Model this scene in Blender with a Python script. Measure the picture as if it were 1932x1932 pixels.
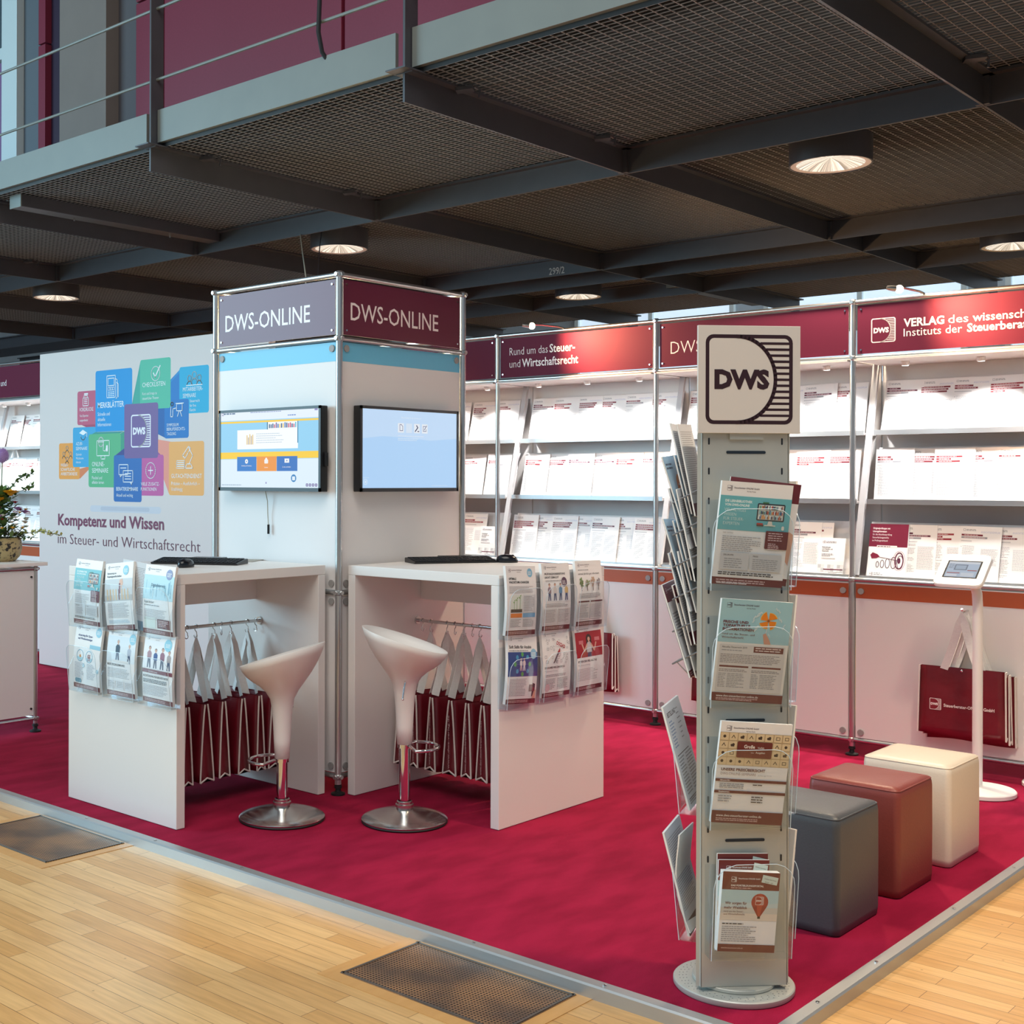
import bpy, bmesh, math, random
from mathutils import Vector, Matrix
random.seed(7)
for o in list(bpy.data.objects): bpy.data.objects.remove(o)
SC = bpy.context.scene
COL = SC.collection
def S(r, g, b, a=1.0):
    f = lambda c: (c/255/12.92 if c/255 <= .04045 else ((c/255+.055)/1.055)**2.4)
    return (f(r), f(g), f(b), a)
# ---------------------------------------------------------------- camera
cd = bpy.data.cameras.new('camera'); cam = bpy.data.objects.new('camera', cd); COL.objects.link(cam)
YAW, ROLL = 0.7531849752567344, 0.0026394365
cd.sensor_width = 36; cd.sensor_fit = 'HORIZONTAL'; cd.lens = 2393.518434*36/1932
cd.shift_x = 240.792286/1932; cd.shift_y = -60.352558/1932
cd.clip_start = .05; cd.clip_end = 200
fw = Vector((math.cos(YAW), math.sin(YAW), 0)); rt = Vector((math.sin(YAW), -math.cos(YAW), 0)); up = Vector((0, 0, 1))
r2 = rt*math.cos(ROLL)+up*math.sin(ROLL); u2 = -rt*math.sin(ROLL)+up*math.cos(ROLL)
M = Matrix((r2, u2, -fw)).transposed().to_4x4(); M.translation = Vector((-4.26259, -4.29365, 1.500113))
cam.matrix_world = M
SC.camera = cam
# ---------------------------------------------------------------- world, large lights, exposure
W = bpy.data.worlds.new('world'); SC.world = W; W.use_nodes = True
bg = W.node_tree.nodes['Background']; bg.inputs[0].default_value = (.62, .82, 1.0, 1); bg.inputs[1].default_value = .33
def area(name, loc, target, sx, sy, power, color, spread=180):
    l = bpy.data.lights.new(name, 'AREA'); l.shape = 'RECTANGLE'; l.size = sx; l.size_y = sy; l.energy = power; l.color = color
    l.spread = math.radians(spread)
    o = bpy.data.objects.new(name, l); COL.objects.link(o); o.location = loc
    o.rotation_euler = (Vector(target)-Vector(loc)).to_track_quat('-Z', 'Y').to_euler(); return o
area('daylight_window', (-7.0, 8.0, 3.4), (0, 1.2, 1.0), 5.5, 4.5, 830, (.50, .82, 1.0))
area('hall_skylight', (-4.8, -3.0, 7.2), (-4.0, -2.0, 0), 6, 6, 470, (1.0, .94, .84))
area('far_wall_fill', (9.9, 1, 6.0), (10.4, 1, 2.6), 9, .4, 260, (.75, .9, 1.0))  # added area light that brightens the far wall
SC.view_settings.view_transform = 'Standard'; SC.view_settings.look = 'None'
SC.view_settings.exposure = 0.0; SC.view_settings.gamma = 1; SC.view_settings.use_curve_mapping = False
SC.cycles.max_bounces = 8; SC.cycles.transparent_max_bounces = 24
# ---------------------------------------------------------------- materials
MATS = {}
def mat(name, col=None, rough=.5, metal=0, spec=.5, emit=None, es=1):
    if name in MATS: return MATS[name]
    m = bpy.data.materials.new(name); m.use_nodes = True; b = m.node_tree.nodes['Principled BSDF']
    if col: b.inputs['Base Color'].default_value = col
    b.inputs['Roughness'].default_value = rough; b.inputs['Metallic'].default_value = metal
    b.inputs['Specular IOR Level'].default_value = spec
    if emit: b.inputs['Emission Color'].default_value = emit; b.inputs['Emission Strength'].default_value = es
    MATS[name] = m; return m
def nodes(m): return m.node_tree.nodes, m.node_tree.links, m.node_tree.nodes['Principled BSDF']
def noise_mat(name, c1, c2, scale, rough, bump=0, metal=0, detail=3, stretch=(1, 1, 1), spec=.5):
    m = mat(name, c1, rough, metal, spec); N, L, b = nodes(m)
    tc = N.new('ShaderNodeTexCoord'); mp = N.new('ShaderNodeMapping'); mp.inputs['Scale'].default_value = stretch
    no = N.new('ShaderNodeTexNoise'); no.inputs['Scale'].default_value = scale; no.inputs['Detail'].default_value = detail
    mx = N.new('ShaderNodeMix'); mx.data_type = 'RGBA'
    mx.inputs[6].default_value = c1; mx.inputs[7].default_value = c2
    L.new(tc.outputs['Object'], mp.inputs[0]); L.new(mp.outputs[0], no.inputs['Vector'])
    L.new(no.outputs['Fac'], mx.inputs[0]); L.new(mx.outputs[2], b.inputs['Base Color'])
    if bump:
        bp = N.new('ShaderNodeBump'); bp.inputs['Strength'].default_value = bump; bp.inputs['Distance'].default_value = .01
        L.new(no.outputs['Fac'], bp.inputs['Height']); L.new(bp.outputs[0], b.inputs['Normal'])
    return m
white_lam = mat('white_laminate', S(236, 231, 226), .38)
white_pan = mat('white_panel', S(228, 224, 222), .42)
white_pl = mat('white_plastic', S(238, 234, 230), .32)
alu = mat('aluminium', (.55, .56, .56, 1), .34, 1)
bracket_m = mat('grey_bracket', S(190, 190, 192), .5)
fixing_m = mat('grey_fixing', S(150, 148, 146), .5)
alu_flat = mat('anodised_trim', (.50, .52, .53, 1), .42, .75)
chrome = mat('chrome', (.78, .78, .78, 1), .07, 1)
chrome_sat = mat('satin_chrome', (.66, .66, .65, 1), .2, 1)
black = mat('black_plastic', S(24, 25, 28), .38)
dark_gap = mat('dark_recess', S(14, 16, 20), .7)
rubber = mat('black_rubber', S(18, 18, 20), .6)
steel = noise_mat('dark_steel', S(64, 65, 71), S(56, 57, 63), 9, .45)
steel_l = noise_mat('light_steel', S(118, 124, 120), S(108, 114, 112), 5, .5, metal=.1)
grat = mat('grating_bars_shaded', S(26, 24, 23), .6)  # shade on the bar sides put into a near-black colour
grat_l = mat('grating_lit_edges', S(128, 126, 126), .45, .1)  # light caught on the lower edges put into a paler colour
redpan = noise_mat('red_panel', S(122, 34, 58), S(112, 28, 50), 60, .5)
reddark = mat('red_frame', S(62, 18, 34), .5)
conc = noise_mat('concrete', S(130, 120, 114), S(118, 109, 104), 3, .8, detail=5)
concd = noise_mat('concrete_dark', S(92, 88, 92), S(82, 80, 84), 3, .8)
paleblue = mat('pale_column', S(196, 208, 210), .5)
wallfar = noise_mat('far_wall', S(176, 190, 200), S(160, 176, 188), 1, .7)
maroon_pvc = noise_mat('maroon_pvc', S(120, 26, 38), S(98, 18, 30), 14, .3, bump=.25, spec=.5)
white_cloth = noise_mat('white_webbing', S(248, 246, 242), S(232, 230, 226), 90, .8, bump=.1)
piping = mat('white_piping', S(222, 214, 206), .55)
grey_leather = noise_mat('grey_leather', S(80, 83, 86), S(72, 75, 79), 160, .42, bump=.06)
brown_leather = noise_mat('brown_leather', S(136, 62, 54), S(126, 56, 49), 160, .42, bump=.06)
cream_leather = noise_mat('cream_leather', S(228, 214, 195), S(220, 206, 186), 160, .42, bump=.06)
rackmetal = mat('silver_rack', S(186, 187, 180), .42, .25)
wire = mat('wire_steel', (.4, .4, .41, 1), .3, 1)
leaf_m = noise_mat('leaf', S(112, 142, 78), S(70, 104, 50), 20, .5)
stem_m = mat('stem', S(60, 92, 44), .6)
twig_m = mat('twig', S(58, 46, 34), .8)
allium_m = noise_mat('allium', S(212, 186, 230), S(186, 156, 212), 60, .6)
yellow_m = noise_mat('yellow_petal', S(236, 186, 30), S(214, 150, 22), 20, .5)
lilac_m = mat('lilac_petal', S(172, 130, 186), .6)
red_m = mat('red_petal', S(176, 40, 46), .6)
whitefl_m = mat('white_petal', S(236, 236, 226), .6)
palegreen_m = mat('pale_floret', S(196, 204, 130), .6)
pot_m = noise_mat('speckled_pot', S(176, 156, 110), S(40, 34, 28), 45, .55, detail=6, bump=.1)
lampglow = mat('lamp_glow', (.9, .9, .9, 1), .3, emit=(1.0, .90, .74, 1), es=2.6)
spotglow = mat('halogen_glow', (.9, .9, .9, 1), .3, emit=(1.0, .78, .5, 1), es=40)
ledglow = mat('led_glow', (.9, .9, .9, 1), .3, emit=(1, .97, .92, 1), es=8)
N_, L_, b_ = nodes(pot_m)
for n in list(N_):
    if n.type == 'TEX_NOISE':
        rp = N_.new('ShaderNodeValToRGB'); rp.color_ramp.elements[0].position = .53; rp.color_ramp.elements[1].position = .60
        mxn = [q for q in N_ if q.type == 'MIX'][0]
        L_.new(n.outputs['Fac'], rp.inputs[0]); L_.new(rp.outputs[0], mxn.inputs[0])
def attr_mat(name, rough, emit=0, spec=.5):
    m = mat(name, rough=rough, spec=spec); N, L, b = nodes(m)
    a = N.new('ShaderNodeAttribute'); a.attribute_name = 'Col'
    L.new(a.outputs['Color'], b.inputs['Base Color'])
    if emit:
        b.inputs['Base Color'].default_value = (0, 0, 0, 1)
        for l in list(b.inputs['Base Color'].links): L.remove(l)
        L.new(a.outputs['Color'], b.inputs['Emission Color']); b.inputs['Emission Strength'].default_value = emit
    return m
print_m = attr_mat('printed_paper', .42)
print_gloss = attr_mat('printed_gloss_sign', .33, spec=.4)
print_sign = attr_mat('printed_sign', .6, spec=.15)
print_matt = attr_mat('printed_wall', .5)
screen_m = attr_mat('screen', .4, .95, .2)
screen_dim = attr_mat('tablet_screen', .5, .75, .1)
def acrylic():
    m = bpy.data.materials.new('clear_acrylic'); m.use_nodes = True; N = m.node_tree.nodes; L = m.node_tree.links
    N.clear(); out = N.new('ShaderNodeOutputMaterial'); mix = N.new('ShaderNodeMixShader'); tr = N.new('ShaderNodeBsdfTransparent')
    gl = N.new('ShaderNodeBsdfGlossy'); gl.inputs['Roughness'].default_value = .04; gl.inputs['Color'].default_value = (.9, .96, 1, 1)
    tr.inputs['Color'].default_value = (.95, .97, .985, 1); lw = N.new('ShaderNodeLayerWeight'); pw = N.new('ShaderNodeMath'); pw.operation = 'POWER'; pw.inputs[1].default_value = 4
    ma = N.new('ShaderNodeMath'); ma.operation = 'MULTIPLY_ADD'; ma.inputs[1].default_value = .55; ma.inputs[2].default_value = .035
    L.new(lw.outputs['Facing'], pw.inputs[0]); L.new(pw.outputs[0], ma.inputs[0]); L.new(ma.outputs[0], mix.inputs[0]); L.new(tr.outputs[0], mix.inputs[1]); L.new(gl.outputs[0], mix.inputs[2]); L.new(mix.outputs[0], out.inputs[0])
    return m
acr = acrylic()
acr_edge = mat('acrylic_edge', S(206, 226, 238), .15)
def carpet_mat():
    m = mat('red_carpet', rough=.95, spec=.15); N, L, b = nodes(m)
    tc = N.new('ShaderNodeTexCoord')
    n1 = N.new('ShaderNodeTexNoise'); n1.inputs['Scale'].default_value = 3.5; n1.inputs['Detail'].default_value = 6
    n2 = N.new('ShaderNodeTexNoise'); n2.inputs['Scale'].default_value = 420; n2.inputs['Detail'].default_value = 2
    mp = N.new('ShaderNodeMapping'); mp.inputs['Scale'].default_value = (1, 2.6, 1); mp.inputs['Rotation'].default_value = (0, 0, .75)
    L.new(tc.outputs['Object'], mp.inputs[0]); L.new(mp.outputs[0], n1.inputs['Vector']); L.new(tc.outputs['Object'], n2.inputs['Vector'])
    rp = N.new('ShaderNodeValToRGB'); rp.color_ramp.elements[0].position = .36; rp.color_ramp.elements[1].position = .62
    rp.color_ramp.elements[0].color = S(148, 16, 54); rp.color_ramp.elements[1].color = S(170, 25, 66)
    mx = N.new('ShaderNodeMix'); mx.data_type = 'RGBA'; mx.blend_type = 'MULTIPLY'; mx.inputs[0].default_value = .35
    L.new(n1.outputs['Fac'], rp.inputs[0]); L.new(rp.outputs[0], mx.inputs[6]); L.new(n2.outputs['Fac'], mx.inputs[7]); L.new(mx.outputs[2], b.inputs['Base Color'])
    bp = N.new('ShaderNodeBump'); bp.inputs['Strength'].default_value = .5; bp.inputs['Distance'].default_value = .003
    L.new(n2.outputs['Fac'], bp.inputs['Height']); L.new(bp.outputs[0], b.inputs['Normal'])
    return m
carpet_m = carpet_mat()
def wood_mat():
    m = mat('parquet', rough=.33); N, L, b = nodes(m)
    tc = N.new('ShaderNodeTexCoord'); mp = N.new('ShaderNodeMapping'); mp.inputs['Rotation'].default_value = (0, 0, math.pi/2)
    L.new(tc.outputs['Object'], mp.inputs[0])
    br = N.new('ShaderNodeTexBrick'); br.inputs['Scale'].default_value = 1; br.inputs['Brick Width'].default_value = .62; br.inputs['Row Height'].default_value = .068
    br.inputs['Mortar Size'].default_value = .0009; br.inputs['Mortar Smooth'].default_value = .1; br.offset = .37; br.inputs['Bias'].default_value = 0
    br.inputs['Color1'].default_value = S(238, 194, 132); br.inputs['Color2'].default_value = S(216, 164, 98); br.inputs['Mortar'].default_value = S(120, 80, 44)
    L.new(mp.outputs[0], br.inputs['Vector'])
    mp2 = N.new('ShaderNodeMapping'); mp2.inputs['Scale'].default_value = (30, 2.2, 1); L.new(tc.outputs['Object'], mp2.inputs[0])
    no = N.new('ShaderNodeTexNoise'); no.inputs['Scale'].default_value = 2.2; no.inputs['Detail'].default_value = 6; L.new(mp2.outputs[0], no.inputs['Vector'])
    rp = N.new('ShaderNodeValToRGB'); rp.color_ramp.elements[0].position = .3; rp.color_ramp.elements[0].color = (.78, .74, .7, 1); rp.color_ramp.elements[1].position = .65; rp.color_ramp.elements[1].color = (1, 1, 1, 1)
    L.new(no.outputs['Fac'], rp.inputs[0])
    mx = N.new('ShaderNodeMix'); mx.data_type = 'RGBA'; mx.blend_type = 'MULTIPLY'; mx.inputs[0].default_value = .8
    L.new(br.outputs['Color'], mx.inputs[6]); L.new(rp.outputs[0], mx.inputs[7])
    sc = N.new('ShaderNodeTexVoronoi'); sc.inputs['Scale'].default_value = 9; L.new(tc.outputs['Object'], sc.inputs['Vector'])
    r3 = N.new('ShaderNodeValToRGB'); r3.color_ramp.elements[0].position = .02; r3.color_ramp.elements[0].color = (.35, .3, .28, 1); r3.color_ramp.elements[1].position = .05; r3.color_ramp.elements[1].color = (1, 1, 1, 1)
    L.new(sc.outputs['Distance'], r3.inputs[0])
    m2 = N.new('ShaderNodeMix'); m2.data_type = 'RGBA'; m2.blend_type = 'MULTIPLY'; m2.inputs[0].default_value = .6
    L.new(mx.outputs[2], m2.inputs[6]); L.new(r3.outputs[0], m2.inputs[7]); L.new(m2.outputs[2], b.inputs['Base Color'])
    return m
wood = wood_mat()
wood_trim = noise_mat('wood_trim', S(222, 170, 104), S(204, 148, 84), 6, .35, stretch=(1, 6, 1))
def perf_mat():
    m = mat('perforated_grate', rough=.42, metal=.35); N, L, b = nodes(m)
    tc = N.new('ShaderNodeTexCoord'); sp = N.new('ShaderNodeSeparateXYZ'); L.new(tc.outputs['Object'], sp.inputs[0])
    def cell(o, s):
        a = N.new('ShaderNodeMath'); a.operation = 'MULTIPLY'; a.inputs[1].default_value = s; L.new(o, a.inputs[0])
        f = N.new('ShaderNodeMath'); f.operation = 'FRACT'; L.new(a.outputs[0], f.inputs[0])
        g = N.new('ShaderNodeMath'); g.operation = 'SUBTRACT'; g.inputs[1].default_value = .5; L.new(f.outputs[0], g.inputs[0])
        h = N.new('ShaderNodeMath'); h.operation = 'ABSOLUTE'; L.new(g.outputs[0], h.inputs[0])
        k = N.new('ShaderNodeMath'); k.operation = 'LESS_THAN'; k.inputs[1].default_value = .27; L.new(h.outputs[0], k.inputs[0]); return k.outputs[0]
    mu = N.new('ShaderNodeMath'); mu.operation = 'MULTIPLY'; L.new(cell(sp.outputs[0], 82), mu.inputs[0]); L.new(cell(sp.outputs[1], 82), mu.inputs[1])
    no = N.new('ShaderNodeTexNoise'); no.inputs['Scale'].default_value = 4; L.new(tc.outputs['Object'], no.inputs['Vector'])
    r = N.new('ShaderNodeValToRGB'); r.color_ramp.elements[0].color = S(120, 96, 78); r.color_ramp.elements[1].color = S(176, 132, 92); r.color_ramp.elements[0].position = .4; r.color_ramp.elements[1].position = .62
    L.new(no.outputs['Fac'], r.inputs[0])
    mx = N.new('ShaderNodeMix'); mx.data_type = 'RGBA'; mx.inputs[7].default_value = S(34, 26, 22); L.new(mu.outputs[0], mx.inputs[0]); L.new(r.outputs[0], mx.inputs[6])
    L.new(mx.outputs[2], b.inputs['Base Color']); return m
perf = perf_mat()
# ---------------------------------------------------------------- object helpers
WM = {}
def put(o, label=None, cat=None, group=None, kind=None):
    if label: o['label'] = label
    if cat: o['category'] = cat
    if group: o['group'] = group
    if kind: o['kind'] = kind
    return o
def thing(name, label, cat, loc=(0, 0, 0), rz=0, group=None):
    o = bpy.data.objects.new(name, None); COL.objects.link(o); o.empty_display_size = .1
    o.location = loc; o.rotation_euler = (0, 0, rz)
    WM[o.name] = Matrix.Translation(Vector(loc)) @ Matrix.Rotation(rz, 4, 'Z')
    return put(o, label, cat, group)
def link_mesh(name, bm, m, parent, smooth):
    me = bpy.data.meshes.new(name); bm.to_mesh(me); bm.free()
    if m: me.materials.append(m)
    if smooth:
        for p in me.polygons: p.use_smooth = True
        if smooth != 2: me.set_sharp_from_angle(angle=math.radians(38))
    o = bpy.data.objects.new(name, me); COL.objects.link(o)
    if parent is not None:
        o.parent = parent; WM[o.name] = WM.get(parent.name, Matrix())
    return o
class MB:
    def __init__(s): s.b = bmesh.new()
    def hexa(s, c, bev=0):
        v = [s.b.verts.new(p) for p in c]
        fs = [s.b.faces.new([v[i] for i in q]) for q in ((0, 3, 2, 1), (4, 5, 6, 7), (0, 1, 5, 4), (1, 2, 6, 5), (2, 3, 7, 6), (3, 0, 4, 7))]
        if bev:
            es = list({e for f in fs for e in f.edges})
            bmesh.ops.bevel(s.b, geom=es, offset=bev, segments=2, profile=.5, affect='EDGES')
        return s
    def box(s, x0, x1, y0, y1, z0, z1, bev=0):
        x0, x1 = sorted((x0, x1)); y0, y1 = sorted((y0, y1)); z0, z1 = sorted((z0, z1))
        return s.hexa([(x0, y0, z0), (x1, y0, z0), (x1, y1, z0), (x0, y1, z0), (x0, y0, z1), (x1, y0, z1), (x1, y1, z1), (x0, y1, z1)], bev)
    def obox(s, o, ax, ay, az, bev=0):
        o, ax, ay, az = map(Vector, (o, ax, ay, az))
        return s.hexa([o, o+ax, o+ax+ay, o+ay, o+az, o+ax+az, o+ax+ay+az, o+ay+az], bev)
    def tube(s, pts, r, n=10, closed=False, caps=True):
        pts = [Vector(p) for p in pts]; rings = []; prev = None; K = len(pts)
        rr = r if isinstance(r, (list, tuple)) else [r]*K
        for i, p in enumerate(pts):
            a = pts[(i-1) % K] if (closed or i > 0) else p; c = pts[(i+1) % K] if (closed or i < K-1) else p
            t = (c-a).normalized()
            if prev is None:
                u = t.orthogonal().normalized()
            else:
                u = (prev-t*prev.dot(t)); u = u.normalized() if u.length > 1e-6 else t.orthogonal().normalized()
            prev = u; w = t.cross(u)
            rings.append([s.b.verts.new(p+(u*math.cos(2*math.pi*k/n)+w*math.sin(2*math.pi*k/n))*rr[i]) for k in range(n)])
        for i in range(K if closed else K-1):
            A, B = rings[i], rings[(i+1) % K]
            for k in range(n): s.b.faces.new((A[k], A[(k+1) % n], B[(k+1) % n], B[k]))
        if not closed and caps:
            s.b.faces.new(rings[0][::-1]); s.b.faces.new(rings[-1])
        return s
    def lathe(s, prof, c=(0, 0, 0), n=32):
        c = Vector(c); rings = []
        for r, z in prof:
            if r < 1e-6: rings.append([s.b.verts.new(c+Vector((0, 0, z)))])
            else: rings.append([s.b.verts.new(c+Vector((r*math.cos(2*math.pi*k/n), r*math.sin(2*math.pi*k/n), z))) for k in range(n)])
        s.skin(rings, n); return s
    def skin(s, rings, n):
        for A, B in zip(rings, rings[1:]):
            for k in range(n):
                k2 = (k+1) % n
                if len(A) == 1 and len(B) == 1: continue
                if len(A) == 1: s.b.faces.new((A[0], B[k2], B[k]))
                elif len(B) == 1: s.b.faces.new((A[k], A[k2], B[0]))
                else: s.b.faces.new((A[k], A[k2], B[k2], B[k]))
    def prism(s, poly, d):
        """closed polygon of 3-D points extruded by vector d"""
        d = Vector(d); a = [s.b.verts.new(Vector(p)) for p in poly]; c = [s.b.verts.new(Vector(p)+d) for p in poly]; n = len(a)
        s.b.faces.new(a[::-1]); s.b.faces.new(c)
        for k in range(n): s.b.faces.new((a[k], a[(k+1) % n], c[(k+1) % n], c[k]))
        return s
    def sphere(s, c, r, sub=2, sc=(1, 1, 1)):
        m = Matrix.Translation(Vector(c)) @ Matrix.Diagonal((r*sc[0], r*sc[1], r*sc[2], 1))
        bmesh.ops.create_icosphere(s.b, subdivisions=sub, radius=1, matrix=m); return s
    def face(s, pts): s.b.faces.new([s.b.verts.new(Vector(p)) for p in pts]); return s
    def build(s, name, m, parent=None, smooth=0, local=False):
        bmesh.ops.recalc_face_normals(s.b, faces=s.b.faces)
        if parent is not None and not local:
            W_ = WM.get(parent.name)
            if W_ is not None: bmesh.ops.transform(s.b, matrix=W_.inverted(), verts=s.b.verts)
        return link_mesh(name, s.b, m, parent, smooth)
def copy_tree(o, parent=None):
    c = o.copy(); COL.objects.link(c)
    if parent is not None: c.parent = parent
    for ch in list(o.children): copy_tree(ch, c)
    return c
def struct(name, mb, m, smooth=0):
    o = mb.build(name, m, None, smooth); o['kind'] = 'structure'; return o
# ---------------------------------------------------------------- print helper: flat art with a colour attribute
GLY = {}
def glyphs(txt, bold):
    k = (txt, bold)
    if k not in GLY:
        cu = bpy.data.curves.new('lettering', 'FONT'); cu.body = txt; cu.size = 1; cu.resolution_u = 2; cu.offset = bold
        ob = bpy.data.objects.new('lettering', cu); me = ob.to_mesh()
        vs = [(v.co.x, v.co.y) for v in me.vertices]; fs = [tuple(p.vertices) for p in me.polygons]
        ob.to_mesh_clear(); bpy.data.objects.remove(ob); bpy.data.curves.remove(cu)
        GLY[k] = (vs, fs)
    return GLY[k]
CAP = None
def cap():
    global CAP
    if CAP is None: CAP = max(v[1] for v in glyphs('H', 0)[0])
    return CAP
class Page:
    def __init__(s): s.it = []; s.n = 0
    def poly(s, pts, col):
        s.n += 1; s.it.append(([tuple(p) for p in pts], [tuple(range(len(pts)))], col, s.n)); return s
    def rect(s, x, y, w, h, col): return s.poly([(x, y), (x+w, y), (x+w, y+h), (x, y+h)], col)
    def rrect(s, x, y, w, h, r, col, k=5):
        p = []
        for cx, cy, a in ((x+w-r, y+r, -90), (x+w-r, y+h-r, 0), (x+r, y+h-r, 90), (x+r, y+r, 180)):
            for i in range(k+1):
                t = math.radians(a+90*i/k); p.append((cx+r*math.cos(t), cy+r*math.sin(t)))
        return s.poly(p, col)
    def circ(s, x, y, r, col, n=20, ry=None):
        ry = ry or r
        return s.poly([(x+r*math.cos(2*math.pi*i/n), y+ry*math.sin(2*math.pi*i/n)) for i in range(n)], col)
    def stroke(s, pts, w, col, closed=False):
        pts = list(pts)+([pts[0]] if closed else []); V = []; F = []
        for a, b in zip(pts, pts[1:]):
            dx, dy = b[0]-a[0], b[1]-a[1]; l = math.hypot(dx, dy) or 1; nx, ny = -dy/l*w/2, dx/l*w/2; ex, ey = dx/l*w*.3, dy/l*w*.3
            i = len(V); V += [(a[0]+nx-ex, a[1]+ny-ey), (a[0]-nx-ex, a[1]-ny-ey), (b[0]-nx+ex, b[1]-ny+ey), (b[0]+nx+ex, b[1]+ny+ey)]; F.append((i, i+1, i+2, i+3))
        s.n += 1; s.it.append((V, F, col, s.n)); return s
    def ring(s, x, y, r, w, col, n=22, ry=None, a0=0, a1=360):
        ry = ry or r; m = n+1 if a1-a0 < 360 else n
        return s.stroke([(x+r*math.cos(math.radians(a0+(a1-a0)*i/n)), y+ry*math.sin(math.radians(a0+(a1-a0)*i/n))) for i in range(m)], w, col, closed=a1-a0 >= 360)
    def orect(s, x, y, w, h, t, col): return s.stroke([(x, y), (x+w, y), (x+w, y+h), (x, y+h)], t, col, True)
    def text(s, x, y, h, txt, col, bold=0, w=None, sx=.86, rot=0, align=0):
        """cap height h, baseline-left at x,y; w fits the width"""
        vs, fs = glyphs(txt, bold)
        if not vs: return s
        k = h/cap(); x0 = min(v[0] for v in vs); x1 = max(v[0] for v in vs)
        kx = (w/(x1-x0)) if w else k*sx; off = -(x1-x0)*kx*align
        c, n = math.cos(rot), math.sin(rot); out = []
        for a, b in vs:
            px, py = (a-x0)*kx+off, b*k; out.append((x+px*c-py*n, y+px*n+py*c))
        s.n += 1; s.it.append((out, fs, col, s.n)); return s
    def lines(s, x, y, w, n, dy, t, col, rag=.35, seed=0):
        """n lines of illegibly small print going down from y"""
        R = random.Random(seed+int(x*7+y*13)+n); V = []; F = []
        for i in range(n):
            px = x; end = x+w*(1-rag*R.random()*(1 if R.random() < .5 else .25))
            yy = y-i*dy
            while px < end:
                l = min(end-px, t*R.uniform(2, 6)); k = len(V)
                V += [(px, yy), (px+l, yy), (px+l, yy+t), (px, yy+t)]; F.append((k, k+1, k+2, k+3)); px += l+t*.7
        s.n += 1; s.it.append((V, F, col, s.n)); return s
    def logo(s, x, y, S_, col, bgc):
        """square emblem: D-shaped field, horizontal bars at the right, letters inside"""
        s.rrect(x, y, S_, S_, .09*S_, col); t = .042
        s.rrect(x+t*S_, y+t*S_, S_*(1-2*t), S_*(1-2*t), .055*S_, bgc)
        X = lambda a: x+a*S_; Y = lambda a: y+a*S_
        def arc(cx, rx, ry, a):
            t_ = math.radians(a); return (X(cx+rx*math.cos(t_)), Y(.5+ry*math.sin(t_)))
        outer = [arc(.36, .46, .5, a) for a in range(-76, 77, 8)]
        inner = [arc(.36, .42, .458, a) for a in range(-90, 91, 9)]
        for i in range(13):
            yy = .5+(i-6)*.0672; q = min(1, abs(yy-.5)/.5); xx = .36+.45*math.sqrt(1-q*q)
            s.rect(X(xx), Y(yy-.014), S_*(.962-xx), .028*S_, col)
        s.stroke([arc(.36, .44, .479, a) for a in range(-90, 91, 6)], .042*S_, col)
        s.text(X(.1), Y(.405), .19*S_, 'DWS', col, .055, w=.63*S_)
        return s
    def build(s, name, m, parent, fn, cuts=None, dz=.00004, back=None, local=True):
        bm = bmesh.new(); cl = bm.loops.layers.float_color.new('Col')
        lay = bm.verts.layers.int.new('lay')
        for V, F, col, n in s.it:
            vs = []
            for a in V:
                v = bm.verts.new((a[0], a[1], 0)); v[lay] = n; vs.append(v)
            for f in F:
                try: fc = bm.faces.new([vs[i] for i in f])
                except ValueError: continue
                for l in fc.loops: l[cl] = col
        bm.normal_update()
        fl = [f for f in bm.faces if f.normal.z < 0]
        if fl: bmesh.ops.reverse_faces(bm, faces=fl)
        if cuts:
            for c in cuts:
                bmesh.ops.bisect_plane(bm, geom=list(bm.verts)+list(bm.edges)+list(bm.faces), plane_co=(0, c, 0), plane_no=(0, 1, 0))
            for v in bm.verts:
                if v[lay] == 0: v[lay] = max([e.other_vert(v)[lay] for e in v.link_edges] or [0])
        for v in bm.verts: v.co = Vector(fn(v.co.x, v.co.y, v[lay]*dz))
        bm.verts.layers.int.remove(lay)
        if not local and parent is not None:
            bmesh.ops.transform(bm, matrix=WM[parent.name].inverted(), verts=bm.verts)
        return link_mesh(name, bm, m, parent, 0)
def plane_fn(o, ux, uy, n, k=1.0):
    """print coordinates to 3-D: origin o, axes ux,uy, normal n, scale k"""
    o, ux, uy, n = map(Vector, (o, ux, uy, n))
    return lambda x, y, d: o+ux*(x*k)+uy*(y*k)+n*d
WHT = S(244, 242, 240); MAR = S(96, 30, 54); DRED = S(120, 32, 44); GRY = S(150, 150, 154); LGR = S(206, 205, 206); INK = S(52, 48, 52)
ORD = ['first', 'second', 'third', 'fourth', 'fifth', 'sixth', 'seventh', 'eighth', 'ninth', 'tenth', 'eleventh', 'twelfth']
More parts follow.
